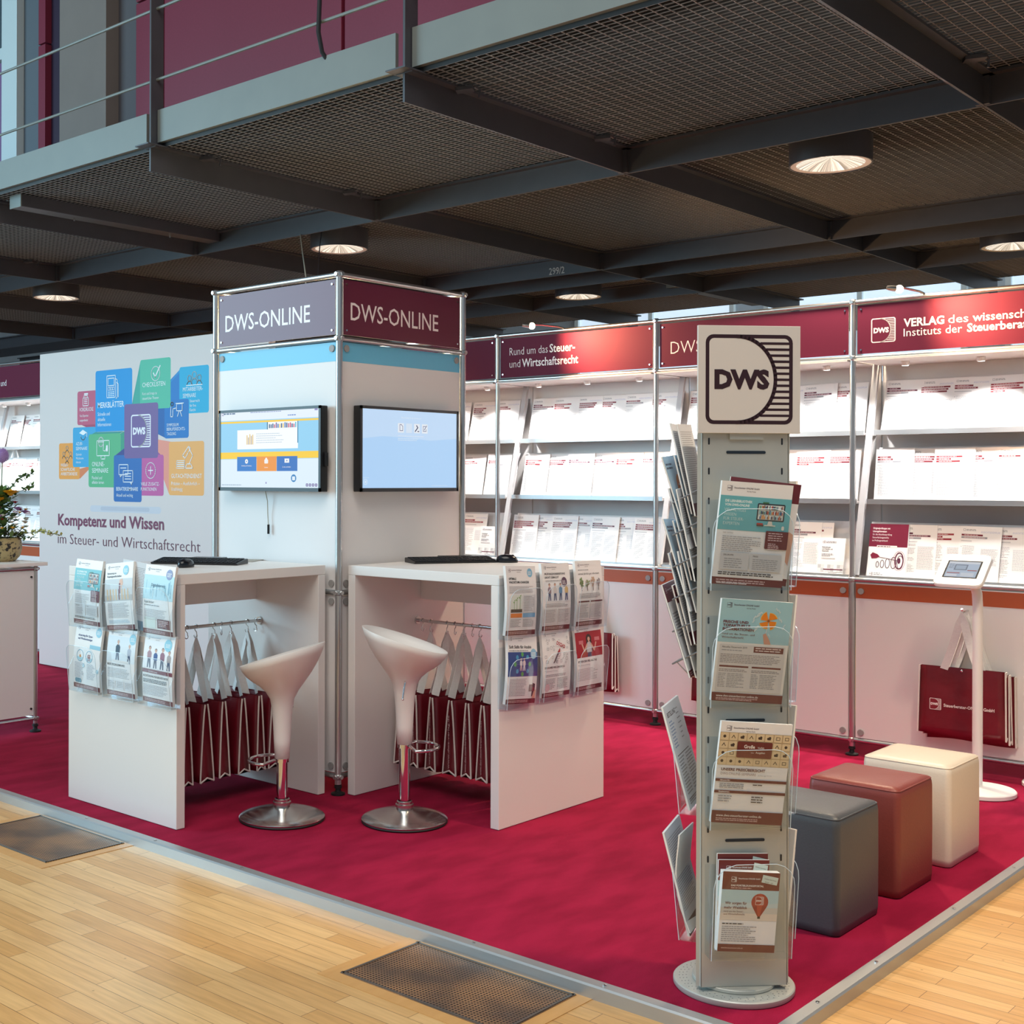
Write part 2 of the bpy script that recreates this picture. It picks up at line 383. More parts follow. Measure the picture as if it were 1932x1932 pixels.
# ================================================================ SETTING
FZ = -.04
struct('floor', MB().box(-9, 12, -9, 14, FZ-.1, FZ), wood)
struct('wall_back', MB().box(10.4, 10.6, -9, 14, FZ, 9), wallfar)
struct('wall_left', MB().box(-9, 12, 13.9, 14.1, FZ, 9), wallfar)
for i, (y0, y1) in enumerate(((-5, -2.6), (-2.2, .2), (.6, 3.0), (3.4, 5.8))):
    w_ = MB(); w_.box(10.34, 10.4, y0, y1, 2.6, 2.66).box(10.34, 10.4, y0, y1, 4.4, 4.46).box(10.34, 10.4, y0, y0+.06, 2.66, 4.4).box(10.34, 10.4, y1-.06, y1, 2.66, 4.4).box(10.34, 10.4, (y0+y1)/2-.03, (y0+y1)/2+.03, 2.66, 4.4)
    wo = struct('window_%d' % (i+1), w_, paleblue)
    p_ = MB().box(10.385, 10.395, y0+.06, y1-.06, 2.66, 4.4).build('window_pane', mat('window_daylight', S(190, 215, 235), .1, emit=(.72, .86, 1, 1), es=.72), wo)
# upper storey behind the railing
struct('ceiling', MB().box(-1, 10.4, -9, 14, 7.4, 7.5), concd)
UZ = 3.40
def upwall(name, y0, y1, m, x=1.6, d=.12): return struct(name, MB().box(x, x+d, y0, y1, UZ, 7.4), m)
upwall('wall_upper_concrete', 3.86, 5.0, concd, 1.72, .2)
up = MB().box(1.60, 1.80, 4.262, 4.93, UZ, 7.4); struct('trim_1', up, conc)
up = MB().box(1.55, 1.75, 5.52, 5.77, UZ, 7.4).box(1.75, 2.1, 5.26, 5.77, UZ, 7.4); struct('trim_2', up, paleblue)
up = MB().box(1.62, 1.75, 5.255, 5.52, UZ, 7.4); struct('trim_3', up, mat('column_shade_side', S(88, 96, 104), .6))  # shade on this column side put into a darker colour
up = MB().box(1.60, 1.70, 5.15, 5.255, UZ, 5.185).box(1.60, 1.70, 5.15, 5.255, 5.20, 7.4); struct('trim_4', up, redpan)
up = MB().box(1.66, 1.78, 4.93, 5.15, UZ, 7.4); struct('trim_5', up, mat('navy_frame', S(40, 24, 48), .5))
wo = struct('window_5', MB().box(1.58, 1.66, 5.77, 8, 5.20, 5.30).box(1.58, 1.66, 5.77, 8, 6.9, 7.4), paleblue)
MB().box(1.62, 1.64, 5.77, 8, 5.30, 6.9).build('window_pane', mat('dark_glass', S(70, 84, 92), .08), wo)
upwall('wall_upper_left', 5.77, 8, mat('lilac_panel', S(120, 88, 130), .5), 1.60, .05).scale = (1, 1, 1)
bpy.data.objects['wall_upper_left'].data.transform(Matrix.Identity(4))
for v in bpy.data.objects['wall_upper_left'].data.vertices: v.co.z = min(v.co.z, 5.18)
for i, (y0, y1, z0, z1) in enumerate(((3.58, 3.86, UZ, 5.19), (3.58, 3.86, 5.205, 7.4), (1.60, 3.50, UZ, 7.4), (-.35, 1.57, UZ, 7.4), (-2.3, -.38, UZ, 7.4), (-4.2, -2.33, UZ, 7.4))):
    struct('wall_red_panel_%d' % (i+1), MB().box(1.60, 1.65, y0, y1, z0, z1, .004), redpan)
struct('trim_6', MB().box(1.65, 1.72, -4.2, 3.86, UZ, 7.4), reddark)
struct('trim_7', MB().box(1.585, 1.65, 3.51, 3.57, UZ, 7.4), redpan)
# ---------------------------------------------------------------- gantry
H = 3.2
gt = thing('steel_gantry', 'dark grey steel gantry with railing carrying grating panels over the stand', 'walkway', (0, 0, H))
CY = [-.45+1.893*k for k in range(-2, 6)]
CX = [1.78, 4.41, 5.0, 6.05]
def tee(mb, a, b, axis):
    a, b = Vector(a), Vector(b); d = b-a; n = Vector((0, 1, 0)) if axis == 'x' else Vector((1, 0, 0))
    mb.obox(a-n*.006, d, n*.012, (0, 0, .13)); mb.obox(a-n*.05+Vector((0, 0, .13)), d, n*.10, (0, 0, .012))
    return mb
for y in CY: tee(MB(), (-.042, y, H), (8.0, y, H), 'x').build('cross_beam', steel, gt)
for x in CX: tee(MB(), (x, -6, H), (x, 13, H), 'y').build('main_beam', steel, gt)
for y in CY:   # short stiffeners at the crossings
    for x in CX[:2]:
        MB().box(x-.03, x-.006, y-.03, y+.03, H+.002, H+.128).build('weld_bracket', steel, gt)
for a, b in zip(CY, CY[1:]):
    MB().box(.0, .02, a+.09, b-.012, H+.185, H+.345).build('toe_board', steel_l, gt)
    MB().box(.0, .035, a+.09, b-.012, H+.165, H+.185).build('edge_angle', steel_l, gt)
    for z in (3.714, 4.108, 4.8):
        MB().tube([(.0, a, z), (.0, b, z)], .0085, 8).build('hand_rail', steel_l, gt, 1)
for y in CY: MB().box(-.042, .045, y-.007, y+.007, H+.14, 5.0, .002).build('railing_post', steel, gt)
for y in CY: MB().box(-.10, .05, y-.06, y+.06, H+.134, H+.141).build('post_foot_plate', steel, gt)
for y in CY[1:6]:
    for x in (.30, 1.45):
        m_ = MB().obox((x, y-.12, H+.115), (.05, .03, 0), (-.03, .08, 0), (0, 0, .018)).tube([(x+.05, y-.09, H+.15), (x+.08, y-.1, H+.13), (x+.07, y-.1, H+.09)], .006, 6)
        m_.build('clamp', steel, gt)
put(MB().box(8.9, 9.0, -7, 13, 3.10, 3.40).build('girder', paleblue, None), 'pale far girder seen between the gantry and the header signs', 'girder')
pg = Page().text(0, 0, .055, '299/2', S(190, 186, 180), .01)
pg.build('stencilled_number', print_m, gt, plane_fn((4.40, 1.95, 3.215), (0, -1, 0), (0, 0, 1), (-1, 0, 0)), local=False)
# black cable hanging over the toe board
put(MB().tube([(-.02, .16, 5.2), (-.022, .135, 4.4), (-.02, .12, 3.81), (-.02, .128, 3.66), (-.012, .11, 3.56), (.03, .09, 3.50), (.06, .05, 3.44)], .011, 8).build('cable', black, None, 1), 'black cable hanging down behind the walkway toe board in front of red panels', 'cable')
# grating panels: one per field between beams
def grating(w, d):
    r = bpy.data.objects.new('grating_panel', None); COL.objects.link(r); r.empty_display_size = .1; WM[r.name] = Matrix()
    mb = MB(); nx = int(w/.026); ny = int(d/.056)
    for i in range(nx+1):
        x = w*i/nx; mb.box(x-.0011, x+.0011, 0, d, .004, .024)
    for x in (0, w): mb.box(x-.002, x+.002, 0, d, 0, .026)
    mb.build('bearing_bars', grat, r, local=True); mb = MB()
    for i in range(ny+1):
        y = d*i/ny; mb.box(0, w, y-.0018, y+.0018, 0, .004)
    for i in range(int(w/.034)+1):
        x = w*i/int(w/.034); mb.box(x-.0011, x+.0011, 0, d, -.001, .003)  # second rod set added as the lit lower edges of the bars
    mb.build('rods_and_lit_edges', grat_l, r, local=True)
    return r
xs = [0.02]+CX+[7.9]; protos = {}
XN = ['railing-side row', 'second row from the railing', 'narrow strip between twin beams', 'fourth row from the railing', 'far edge row']
YN = ['right-hand end', 'right of the tower', 'in line with the tower', 'in line with the flower counter', 'in line with the banner wall', 'left of the banner wall', 'left-hand end']
for i in range(5):
    for j in range(7):
        w, d = xs[i+1]-xs[i], CY[j+1]-CY[j]-.02
        if i not in protos:
            o = grating(w-.02, d); protos[i] = o
        else: o = copy_tree(protos[i])
        o.location = (xs[i]+.01, CY[j]+.01, H+.143)
        put(o, 'steel grating panel in gantry, %s, %s' % (XN[i], YN[j]), 'grating', 'grating panels of the gantry')
# downlights
lens_m = mat('lamp_reflector', (.3, .3, .3, 1), .2)
N, L, b = nodes(lens_m); tc = N.new('ShaderNodeTexCoord'); sp = N.new('ShaderNodeSeparateXYZ'); at = N.new('ShaderNodeMath'); at.operation = 'ARCTAN2'
vo = N.new('ShaderNodeTexNoise'); vo.noise_dimensions = '1D'; vo.inputs['Scale'].default_value = 5; vo.inputs['Detail'].default_value = 4; vo.inputs['Roughness'].default_value = .8
rp = N.new('ShaderNodeValToRGB'); rp.color_ramp.elements[0].color = (.22, .19, .15, 1); rp.color_ramp.elements[1].color = (1.35, 1.2, 1.0, 1); rp.color_ramp.elements[0].position = .42; rp.color_ramp.elements[1].position = .62
L.new(tc.outputs['Object'], sp.inputs[0]); L.new(sp.outputs[1], at.inputs[0]); L.new(sp.outputs[0], at.inputs[1]); L.new(at.outputs[0], vo.inputs['W']); L.new(vo.outputs['Fac'], rp.inputs[0]); L.new(rp.outputs[0], b.inputs['Emission Color']); b.inputs['Emission Strength'].default_value = 1
def downlight(x, y, lab):
    t = thing('downlight', lab, 'ceiling light', (x, y, H), group='round downlights under the gantry')
    MB().lathe([(.0, .145), (.214, .145), (.214, 0), (.206, 0), (.206, .02), (.180, .022)], (x, y, H-.005), 40).build('housing', steel, t, 1)
    m = MB(); n = 48; rings = []
    for r, z in ((.176, .002), (.170, .006), (.10, .028), (.0, .036)):
        rings.append([m.b.verts.new((x+r*math.cos(2*math.pi*k/n), y+r*math.sin(2*math.pi*k/n), H+z)) for k in range(n)] if r else [m.b.verts.new((x, y, H+z))])
    m.skin(rings, n); m.build('glowing_reflector', lens_m, t, 0)
    MB().lathe([(.206, -.001), (.176, .001), (.176, .008), (.206, .008)], (x, y, H), 40).build('inner_ring', white_pl, t, 1)
    l = bpy.data.lights.new('downlight_lamp', 'SPOT'); l.energy = 250; l.color = (1, .79, .56); l.spot_size = math.radians(108); l.spot_blend = .45; l.shadow_soft_size = .12
    o = bpy.data.objects.new('downlight_lamp', l); COL.objects.link(o); o.location = (0, 0, -.012); o.parent = t
for a in ((2.336, -1.382, 'large round downlight with glowing reflector above the two-line header, nearest the camera'), (2.324, 2.344, 'round downlight with glowing reflector just above the white tower'), (2.308, 6.09, 'round downlight at the far left above the printed banner wall'), (5.525, 2.43, 'small far round downlight between tower and red-lit header'), (5.527, -1.33, 'round downlight cut off by the right picture edge'), (.12, -3.4, 'round downlight beyond the picture edge above the cube stools')): downlight(*a)
t = thing('light_channel', 'long grey box-shaped light fitting fixed beneath the left grating', 'light fitting', (.1, 3.15, 3.3))
MB().box(.11, 1.76, 3.03, 3.16, 3.265, 3.345, .003).build('housing', steel, t)
MB().box(.105, .112, 3.028, 3.162, 3.262, 3.348).build('end_cap', steel_l, t)
for x in (.55, 1.35): MB().tube([(x, 3.095, 3.265), (x, 3.095, 3.245)], .007, 8).build('screw', chrome, t)
t2 = copy_tree(t); t2.location = (5.95, 1.75, 3.3); put(t2, 'pale far light fitting box above the red-lit header', 'light fitting')
# ---------------------------------------------------------------- carpeted platform and floor grates
ct = thing('carpet_platform', 'dark red carpeted stand floor with aluminium edge trim', 'carpet', (-1.07, -2.72, FZ))
MB().box(-1.052, 3.4, -2.696, 12.5, FZ+.002, 0).build('carpet', carpet_m, ct)
MB().prism([(-1.092, -2.735, FZ), (-1.092, -2.735, -.003), (-1.086, -2.735, .002), (-1.05, -2.735, .003), (-1.05, -2.735, FZ)], (0, 15.2, 0)).build('edge_trim', alu_flat, ct)
MB().prism([(-1.092, -2.736, FZ), (-1.092, -2.736, -.003), (-1.092, -2.730, .002), (-1.092, -2.695, .003), (-1.092, -2.695, FZ)], (4.5, 0, 0)).build('edge_trim', alu_flat, ct)
for y in (-2.2, -1.7, -1.1, -.55, 0.0, .5, 1.0): MB().lathe([(.006, 0), (.006, .002), (0, .003)], (-1.068, y, .003), 10).build('screw', chrome, ct)
for x in (-.75, -.33, .35, 1.0): MB().lathe([(.006, 0), (.006, .002), (0, .003)], (x, -2.712, .003), 10).build('screw', chrome, ct)
def floor_grate(x0, x1, y0, y1, lab):
    t = thing('floor_grate', lab, 'floor grate', ((x0+x1)/2, (y0+y1)/2, FZ), group='metal floor grates in the parquet')
    MB().box(x0, x1, y0, y1, FZ+.0005, FZ+.003).build('perforated_plate', perf, t)
    b = .05
    for P in ([(x0-b, y0-b), (x0, y0), (x0, y1), (x0-b, y1+b)], [(x1, y0), (x1+b, y0-b), (x1+b, y1+b), (x1, y1)], [(x0-b, y0-b), (x1+b, y0-b), (x1, y0), (x0, y0)], [(x0, y1), (x1, y1), (x1+b, y1+b), (x0-b, y1+b)]):
        MB().prism([(a, c, FZ+.0003) for a, c in P], (0, 0, .0015)).build('wood_border', wood_trim, t)
    m = MB()
    for a, c in ((x0+.004, x0+.012), (x1-.012, x1-.004)): m.box(a, c, y0, y1, FZ+.003, FZ+.005)
    for a, c in ((y0+.004, y0+.012), (y1-.012, y1-.004)): m.box(x0, x1, a, c, FZ+.003, FZ+.005)
    m.build('metal_frame', mat('grate_frame', S(120, 112, 104), .4, .6), t)
floor_grate(-1.467, -1.10, -2.122, -1.488, 'perforated brown metal floor grate framed in wood, front, below the bar stools')
floor_grate(-1.479, -1.10, .171, .82, 'perforated brown metal floor grate framed in wood at the left picture edge')
# ================================================================ DISPLAY FRAME PARTS
def node(mb, x, y, z, r=.021):
    mb.lathe([(0, -r*.8), (r*.62, -r*.8), (r, -r*.4), (r, r*.4), (r*.62, r*.8), (0, r*.8)], (x, y, z), 8)
    for d in ((1, 0), (-1, 0), (0, 1), (0, -1)):
        mb.tube([(x+d[0]*r*.7, y+d[1]*r*.7, z), (x+d[0]*r*1.25, y+d[1]*r*1.25, z)], r*.5, 6)
    return mb
def foot(mb, x, y): return mb.lathe([(0, 0), (.034, 0), (.034, .008), (.014, .014), (.012, .03), (.018, .032), (.018, .044), (.012, .046), (.012, .06), (0, .06)], (x, y, .001), 16)
def disc(mb, o, n, r=.017):
    o, n = Vector(o), Vector(n); u = n.orthogonal().normalized(); w = n.cross(u)
    return mb.prism([o+(u*math.cos(a)+w*math.sin(a))*r for a in [i*math.pi/9 for i in range(18)]], n*.007)
def header(name, parent, o, ux, n, w, h, texts, pm=None):
    """maroon sign board with lettering; o = lower left, ux = to the right as read"""
    pg = Page().rect(0, 0, w, h, MAR)
    for tt in texts: tt(pg)
    o, ux, n = Vector(o), Vector(ux), Vector(n)
    b = MB().obox(o-n*.006, ux*w, n*.005, (0, 0, h)).build(name, white_pan, parent)
    pg.build('sign_print', pm or print_sign, b, plane_fn(o, ux, (0, 0, 1), n), local=False)
    m = MB()
    for a in (.02, w-.02):
        for z in (.022, h-.022): m.tube([o+ux*a+Vector((0, 0, z))-n*.002, o+ux*a+Vector((0, 0, z))+n*.005], .005, 8)
    m.build('sign_screw', chrome, b)
    return b
# ================================================================ TOWER
A = .92; ZT, ZL, ZM, ZB = 2.48, 2.175, .962, .085
tw = thing('display_tower', 'square white display tower with maroon header signs and aluminium tube frame', 'display tower', (A/2, A/2, 0))
for x, y in ((0, 0), (0, A), (A, 0), (A, A)):
    MB().tube([(x, y, .05), (x, y, ZT)], .0165, 14).build('post', alu, tw, 1)
    for z in (ZT, ZL, ZM, ZB): node(MB(), x, y, z).build('connector', alu, tw, 1)
    foot(MB(), x, y).build('foot', rubber, tw, 1)
for z in (ZT, ZL, ZM, ZB):
    for a, b in (((0, 0), (0, A)), ((0, 0), (A, 0)), ((A, 0), (A, A)), ((0, A), (A, A))):
        MB().tube([(a[0], a[1], z), (b[0], b[1], z)], .0125, 10).build('rail', alu, tw, 1)
BLUE = S(104, 188, 222)
def tower_face(o, ux, n, txt):
    o, ux, n = map(Vector, (o, ux, n))
    for z0, z1, nm in ((ZB+.015, ZM-.015, 'lower_panel'), (ZM+.012, ZL-.015, 'upper_panel')):
        p = MB().obox(o+ux*.022+Vector((0, 0, z0))-n*.012, ux*(A-.044), n*.008, (0, 0, z1-z0)).build(nm, white_pan, tw)
        if nm == 'upper_panel': MB().obox(o+ux*.022+Vector((0, 0, 2.068))-n*.0045, ux*(A-.044), n*.0012, (0, 0, z1-2.068)).build('blue_band', mat('blue_band', BLUE, .4), p)
        m = MB()
        for a in (.05, A-.05):
            for z in (z0+.03, z1-.03): disc(m, o+ux*a+Vector((0, 0, z))-n*.004, n)
        m.build('panel_fixing', fixing_m, p)
    if txt: header('header_sign', tw, o+ux*.027+Vector((0, 0, ZL+.020)), ux, n, A-.054, ZT-ZL-.040, txt, print_gloss)
tower_face((0, A, 0), (0, -1, 0), (-1, 0, 0), [lambda p: p.text(.05, .075, .083, 'DWS-ONLINE', S(236, 234, 238), .004, w=.64)])
tower_face((0, 0, 0), (1, 0, 0), (0, -1, 0), [lambda p: p.text(.05, .075, .083, 'DWS-ONLINE', S(236, 226, 222), .004, w=.645)])
tower_face((A, A, 0), (-1, 0, 0), (0, 1, 0), None); tower_face((A, 0, 0), (0, 1, 0), (1, 0, 0), None)
put(MB().tube([(.25, .50, 2.49), (.5, .764, 2.61), (1.4, 1.756, 3.004), (1.95, 2.37, 3.30)], .004, 6).build('supply_cable', mat('grey_cable', S(170, 166, 150), .5), None, 1), 'pale supply cable rising from the tower top to the gantry', 'cable')
put(MB().tube([(.28, .46, 2.49), (.55, .72, 2.629), (1.4, 1.592, 2.984), (1.95, 2.14, 3.28)], .004, 6).build('supply_cable', black, None, 1), 'dark supply cable rising from the tower top beside the pale one', 'cable')
lt = bpy.data.lights.new('tower_lamp', 'POINT'); lt.energy = 22; lt.color = (1, .78, .40); lt.shadow_soft_size = .06
lo = bpy.data.objects.new('tower_lamp', lt); COL.objects.link(lo); lo.location = (0, 0, 2.33); lo.parent = tw
MB().sphere((A/2, A/2, 2.33), .035, 2).build('lamp_bulb', spotglow, tw, 1)
# monitors ------------------------------------------------------------------
def monitor(lab, o, ux, n, w, h, art, cablep=False):
    o, ux, n = map(Vector, (o, ux, n)); z = Vector((0, 0, 1))
    t = thing('monitor', lab, 'monitor', o+ux*w/2, group='wall monitors on the tower')
    MB().obox(o+n*.012, ux*w, n*.045, z*h, .004).build('casing', black, t)
    m = MB(); b = .014
    m.obox(o+n*.055, ux*w, n*.006, z*(b+.004)).obox(o+n*.055+z*(h-b), ux*w, n*.006, z*b).obox(o+n*.055, ux*b, n*.006, z*h).obox(o+n*.055+ux*(w-b), ux*b, n*.006, z*h)
    m.build('bezel', black, t)
    pg = Page(); art(pg)
    pg.build('screen', screen_m, t, plane_fn(o+n*.0578+ux*b+z*(b+.004), ux, z, n, (w-2*b)/100), local=False, dz=.00003)
    MB().obox(o-n*.004+ux*w*.3+z*h*.3, ux*w*.4, n*.018, z*h*.4).build('wall_mount', black, t)
    if cablep:
        c = o+ux*.33
        MB().tube([c+n*.03, c+n*.02-z*.05+ux*.004, c+n*.012-z*.12-ux*.002, c+n*.012-z*.17+ux*.003], .0025, 6).build('cable', mat('grey_cable'), t, 1)
        MB().tube([c+n*.012-z*.168+ux*.003, c+n*.012-z*.215+ux*.003], .006, 8).build('plug', black, t, 1)
        MB().obox(o+ux*(w-.004)+n*.02+z*.12, ux*.02, n*.02, z*.07, .006).build('power_adapter', black, t)
def art_web(p):
    Wd = 100; Hh = 54
    p.rect(0, 0, Wd, Hh, S(226, 240, 252)); p.rect(0, 46.5, Wd, 7.5, S(232, 240, 252))
    p.rect(0, 19.5, Wd, 27, S(150, 208, 240)); p.rect(0, 44.6, Wd, 1.3, S(250, 204, 30)); p.rect(0, 19.8, Wd, 4.6, S(252, 206, 20))
    p.rect(18, 26.4, 62, 13.3, S(250, 252, 255)); p.rect(49, 39.6, 31, 5, S(244, 250, 255)); p.rect(49, 39.6, .9, 5, S(20, 90, 120)); p.rect(79.4, 30, .8, 14.6, S(20, 110, 150))
    R = random.Random(3)
    for i in range(16):
        p.rect(51+i*1.75, 40.4, 1.1, R.uniform(2.4, 3.8), R.choice([S(200, 40, 90), S(40, 90, 170), S(90, 180, 210), S(110, 60, 130), S(30, 60, 110), S(240, 200, 80)]))
    for i, hh in enumerate((6.5, 5, 7.2, 6, 6.8)): p.rect(28+i*1.5, 29.6, .9, hh, [S(230, 190, 90), S(190, 160, 120)][i % 2])
    p.lines(38, 36.6, 28, 5, 1.5, .35, S(170, 190, 205)); p.lines(3, 51, 13, 1, 1, .9, S(90, 110, 140))
    p.orect(1.6, 50.4, 1.6, 1.8, .3, S(110, 80, 140)); p.lines(32, 51.4, 38, 1, 1, .5, S(140, 150, 190)); p.lines(70, 48.4, 10, 1, 1, .6, S(70, 110, 190)); p.rect(66, 52.6, 2.4, .7, S(90, 70, 150)); p.rect(96, 51, 3, 2.4, S(150, 140, 190))
    for i, c in enumerate((S(58, 122, 200), S(240, 150, 40), S(58, 112, 190))): p.rect(18+i*20.6, 11.2, 20.4, 10, c)
    p.circ(28, 18, 1.6, WHT); p.circ(28, 18, .5, S(58, 122, 200)); p.rrect(46.6, 16.4, 3.8, 2.8, .6, WHT); p.circ(48.5, 19.3, 1.1, WHT); p.rect(67, 16.8, 4.6, 2.8, WHT); p.circ(69.3, 18.2, .5, S(58, 112, 190))
    p.text(28, 14.6, .8, 'Einrichtung und Verwaltung', WHT, .01, align=.5, sx=.8); p.text(48.5, 13.4, .8, 'Kalender', WHT, .01, align=.5); p.text(69, 13.6, .8, 'Zu den Lerninhalten', WHT, .01, align=.5)
    p.circ(76, 6.4, 2.6, S(60, 130, 190)); p.rrect(74.6, 5, 2.8, 2.6, .4, S(230, 240, 250)); p.rect(48, 2.6, .8, 1.2, S(110, 90, 170))
    p.lines(1.5, 1.4, 26, 1, 1, .5, S(150, 170, 190))
    for i in range(4): p.rrect(88+i*2.9, 1, 2.1, 1.9, .3, S(96, 70, 140)); p.rect(88.6+i*2.9, 1.5, .9, .9, S(220, 220, 240))
def art_blue(p):
    p.rect(0, 0, 100, 56, S(178, 214, 250)); n = 30
    p.poly([(0, 34), (20, 36), (45, 35.6), (70, 34), (100, 36), (100, 56), (0, 56)], S(196, 222, 250))
    for i, x in enumerate((36, 44.6, 53, 61.4)): p.rect(x, 39, 6.2, 6.6, S(232, 238, 246) if i != 1 else S(216, 230, 246))
    p.stroke([(38, 44.6), (38, 40.4), (41, 40.4), (41, 43.4), (39.6, 44.6), (38, 44.6)], .4, S(96, 90, 130))
    p.stroke([(54.2, 40.2), (57, 43), (55.6, 44.4)], .8, S(50, 46, 90)); p.rect(56.6, 40, 1.8, .6, S(50, 46, 90))
    p.stroke([(65.4, 44), (62.8, 44), (62.8, 40.6), (66, 40.6), (66, 42)], .4, S(80, 80, 130)); p.stroke([(64, 41.6), (66.6, 44.6)], .5, S(60, 56, 110))
    p.text(50, 49, 1.2, 'Was möchten Sie als nächstes tun?', S(226, 236, 250), 0, align=.5)
    p.lines(36, 36.4, 30, 1, 1.4, .5, S(220, 232, 248)); p.lines(36, 34.6, 22, 2, 1.1, .4, S(222, 234, 248))
    p.ring(3.4, 4.2, 1.8, .35, S(226, 238, 252)); p.poly([(2.4, 4.2), (4.1, 5.3), (4.1, 3.1)], S(226, 238, 252)); p.rect(72, 1.4, 18, .4, S(206, 226, 250)); p.rect(1, 7, 6, .3, S(210, 228, 250))
monitor('monitor showing a yellow, white and blue web page on the tower left face', (0, .822, 1.443), (0, -1, 0), (-1, 0, 0), .758, .413, art_web, True)
monitor('monitor showing a plain pale blue screen on the tower right face', (.085, 0, 1.443), (1, 0, 0), (0, -1, 0), .731, .415, art_blue)
# ================================================================ PRINTED BANNER WALL
bw = thing('banner_wall', 'tall white printed partition with colourful topic tiles left of the tower', 'partition', (1.36, 3.4, 0))
MB().box(1.33, 1.39, 2.0, 4.783, .004, 2.51, .003).build('panel', mat('banner_white', S(222, 212, 208), .5), bw)
def banner_art():
    p = Page(); Wt = WHT
    T = lambda x, y, h, s, b=.0, w=None: p.text(x, y, h, s, S(240, 244, 246), b, w=w, sx=.8)
    p.rrect(.72, 1.25, .9, .05, .025, S(206, 208, 216)); p.rrect(.86, 1.262, .62, .03, .015, S(190, 194, 206))
    # box sides first, fronts over them
    p.poly([(.56, 1.935), (.787, 1.935), (.787, 1.88), (.72, 1.885)], S(170, 72, 104))
    p.rrect(.542, 1.922, .26, .262, .02, S(196, 92, 122))
    p.poly([(1.361, 2.36), (1.361, 2.01), (1.26, 2.05), (1.27, 2.09)], S(60, 160, 150))
    p.poly([(1.361, 2.02), (1.361, 2.35), (1.275, 2.06)], S(64, 168, 152))
    p.poly([(1.829, 2.28), (1.829, 1.99), (1.66, 1.99), (1.70, 2.2)], S(20, 120, 196)); p.poly([(1.85, 2.297), (1.829, 2.26), (1.70, 2.18), (1.72, 2.2)], S(30, 140, 205))
    p.rrect(1.829, 1.967, .332, .332, .02, S(14, 172, 216))
    p.poly([(1.575, 2.05), (1.68, 2.05), (1.68, 1.795), (1.575, 1.83)], S(24, 96, 170))
    p.rrect(1.657, 1.795, .281, .276, .02, S(20, 116, 192))
    p.rrect(1.361, 2.014, .367, .365, .02, S(84, 190, 160))
    p.poly([(.574, 1.58), (.70, 1.6), (.70, 1.575), (.574, 1.5)], S(222, 130, 84)); p.rrect(.285, 1.5, .29, .284, .018, S(238, 160, 72))
    p.poly([(.50, 1.9), (.78, 1.9), (.83, 1.84), (.6, 1.84)], S(70, 160, 205)); p.rrect(.481, 1.595, .31, .309, .018, S(64, 166, 214))
    p.rrect(.788, 1.863, .475, .467, .022, S(24, 150, 218))
    p.poly([(.715, 1.84), (1.11, 1.845), (1.165, 1.86), (.79, 1.862)], S(60, 150, 140)); p.poly([(1.1, 1.84), (1.17, 1.86), (1.17, 1.45), (1.1, 1.45)], S(64, 158, 130))
    p.rrect(.698, 1.439, .423, .408, .022, S(92, 182, 132))
    p.poly([(1.58, 1.79), (1.76, 1.768), (1.71, 1.4), (1.65, 1.5), (1.58, 1.6)], S(238, 152, 132)); p.rrect(1.71, 1.387, .40, .383, .02, S(244, 176, 96))
    p.poly([(1.58, 1.7), (1.36, 1.7), (1.36, 1.66), (1.64, 1.66)], S(160, 80, 150)); p.rrect(1.36, 1.381, .289, .298, .018, S(196, 92, 158))
    p.poly([(1.05, 1.68), (1.16, 1.73), (1.4, 1.73), (1.384, 1.68)], S(60, 70, 140)); p.rrect(1.032, 1.332, .352, .35, .02, S(44, 108, 180))
    p.rrect(1.165, 1.656, .417, .404, .022, S(120, 96, 152))
    # emblem
    p.logo(1.25, 1.736, .243, S(240, 240, 246), S(120, 96, 152))
    # titles
    T(.57, 2.028, .028, 'VORDRUCKE', 0, .19); T(.575, 1.985, .018, 'Von Experten'); T(.575, 1.95, .018, 'ausgearbeitet')
    T(.82, 2.045, .042, 'MERKBLÄTTER', .008, .34); T(.82, 1.985, .027, 'Schnelle und'); T(.82, 1.945, .027, 'aktuelle'); T(.82, 1.905, .027, 'Informationen')
    T(1.39, 2.178, .032, 'CHECKLISTEN', 0, .275); T(1.39, 2.12, .02, 'Kurz und knapp zu'); T(1.39, 2.085, .02, 'steuerlichen Themen')
    T(1.87, 2.125, .028, 'MITARBEITER-', 0, .225); T(1.87, 2.08, .028, 'SEMINARE'); T(1.95, 2.045, .02, 'Steuerrecht'); T(1.95, 2.012, .02, 'für Ihre'); T(1.95, 1.982, .02, 'Kanzlei')
    T(1.685, 1.88, .022, 'SYMPOSIUM'); T(1.685, 1.85, .022, 'BERUFSRECHTS-', 0, .215); T(1.685, 1.817, .022, 'TAGUNG')
    T(.525, 1.765, .025, 'AZUBI-'); T(.525, 1.727, .025, 'SEMINARE', 0, .155); T(.525, 1.685, .018, 'Optimale'); T(.525, 1.655, .018, 'Wachstums-'); T(.525, 1.625, .018, 'chancen')
    T(.31, 1.60, .024, 'WISSEN-'); T(.31, 1.565, .024, 'SCHAFTLICHE', 0, .2); T(.31, 1.53, .024, 'ARBEITSKREISE', 0, .235)
    T(.745, 1.60, .034, 'ONLINE-', 0, .165); T(.745, 1.55, .034, 'SEMINARE', 0, .215); T(.745, 1.50, .024, 'Flexibel und'); T(.745, 1.465, .024, 'effektiv lernen')
    T(1.065, 1.415, .027, 'BERATERSEMINARE', .004, .275); T(1.065, 1.37, .023, 'Aktuell und wichtig')
    T(1.375, 1.455, .024, 'VIELE ZUSATZ-', 0, .225); T(1.375, 1.417, .024, 'FUNKTIONEN', 0, .19)
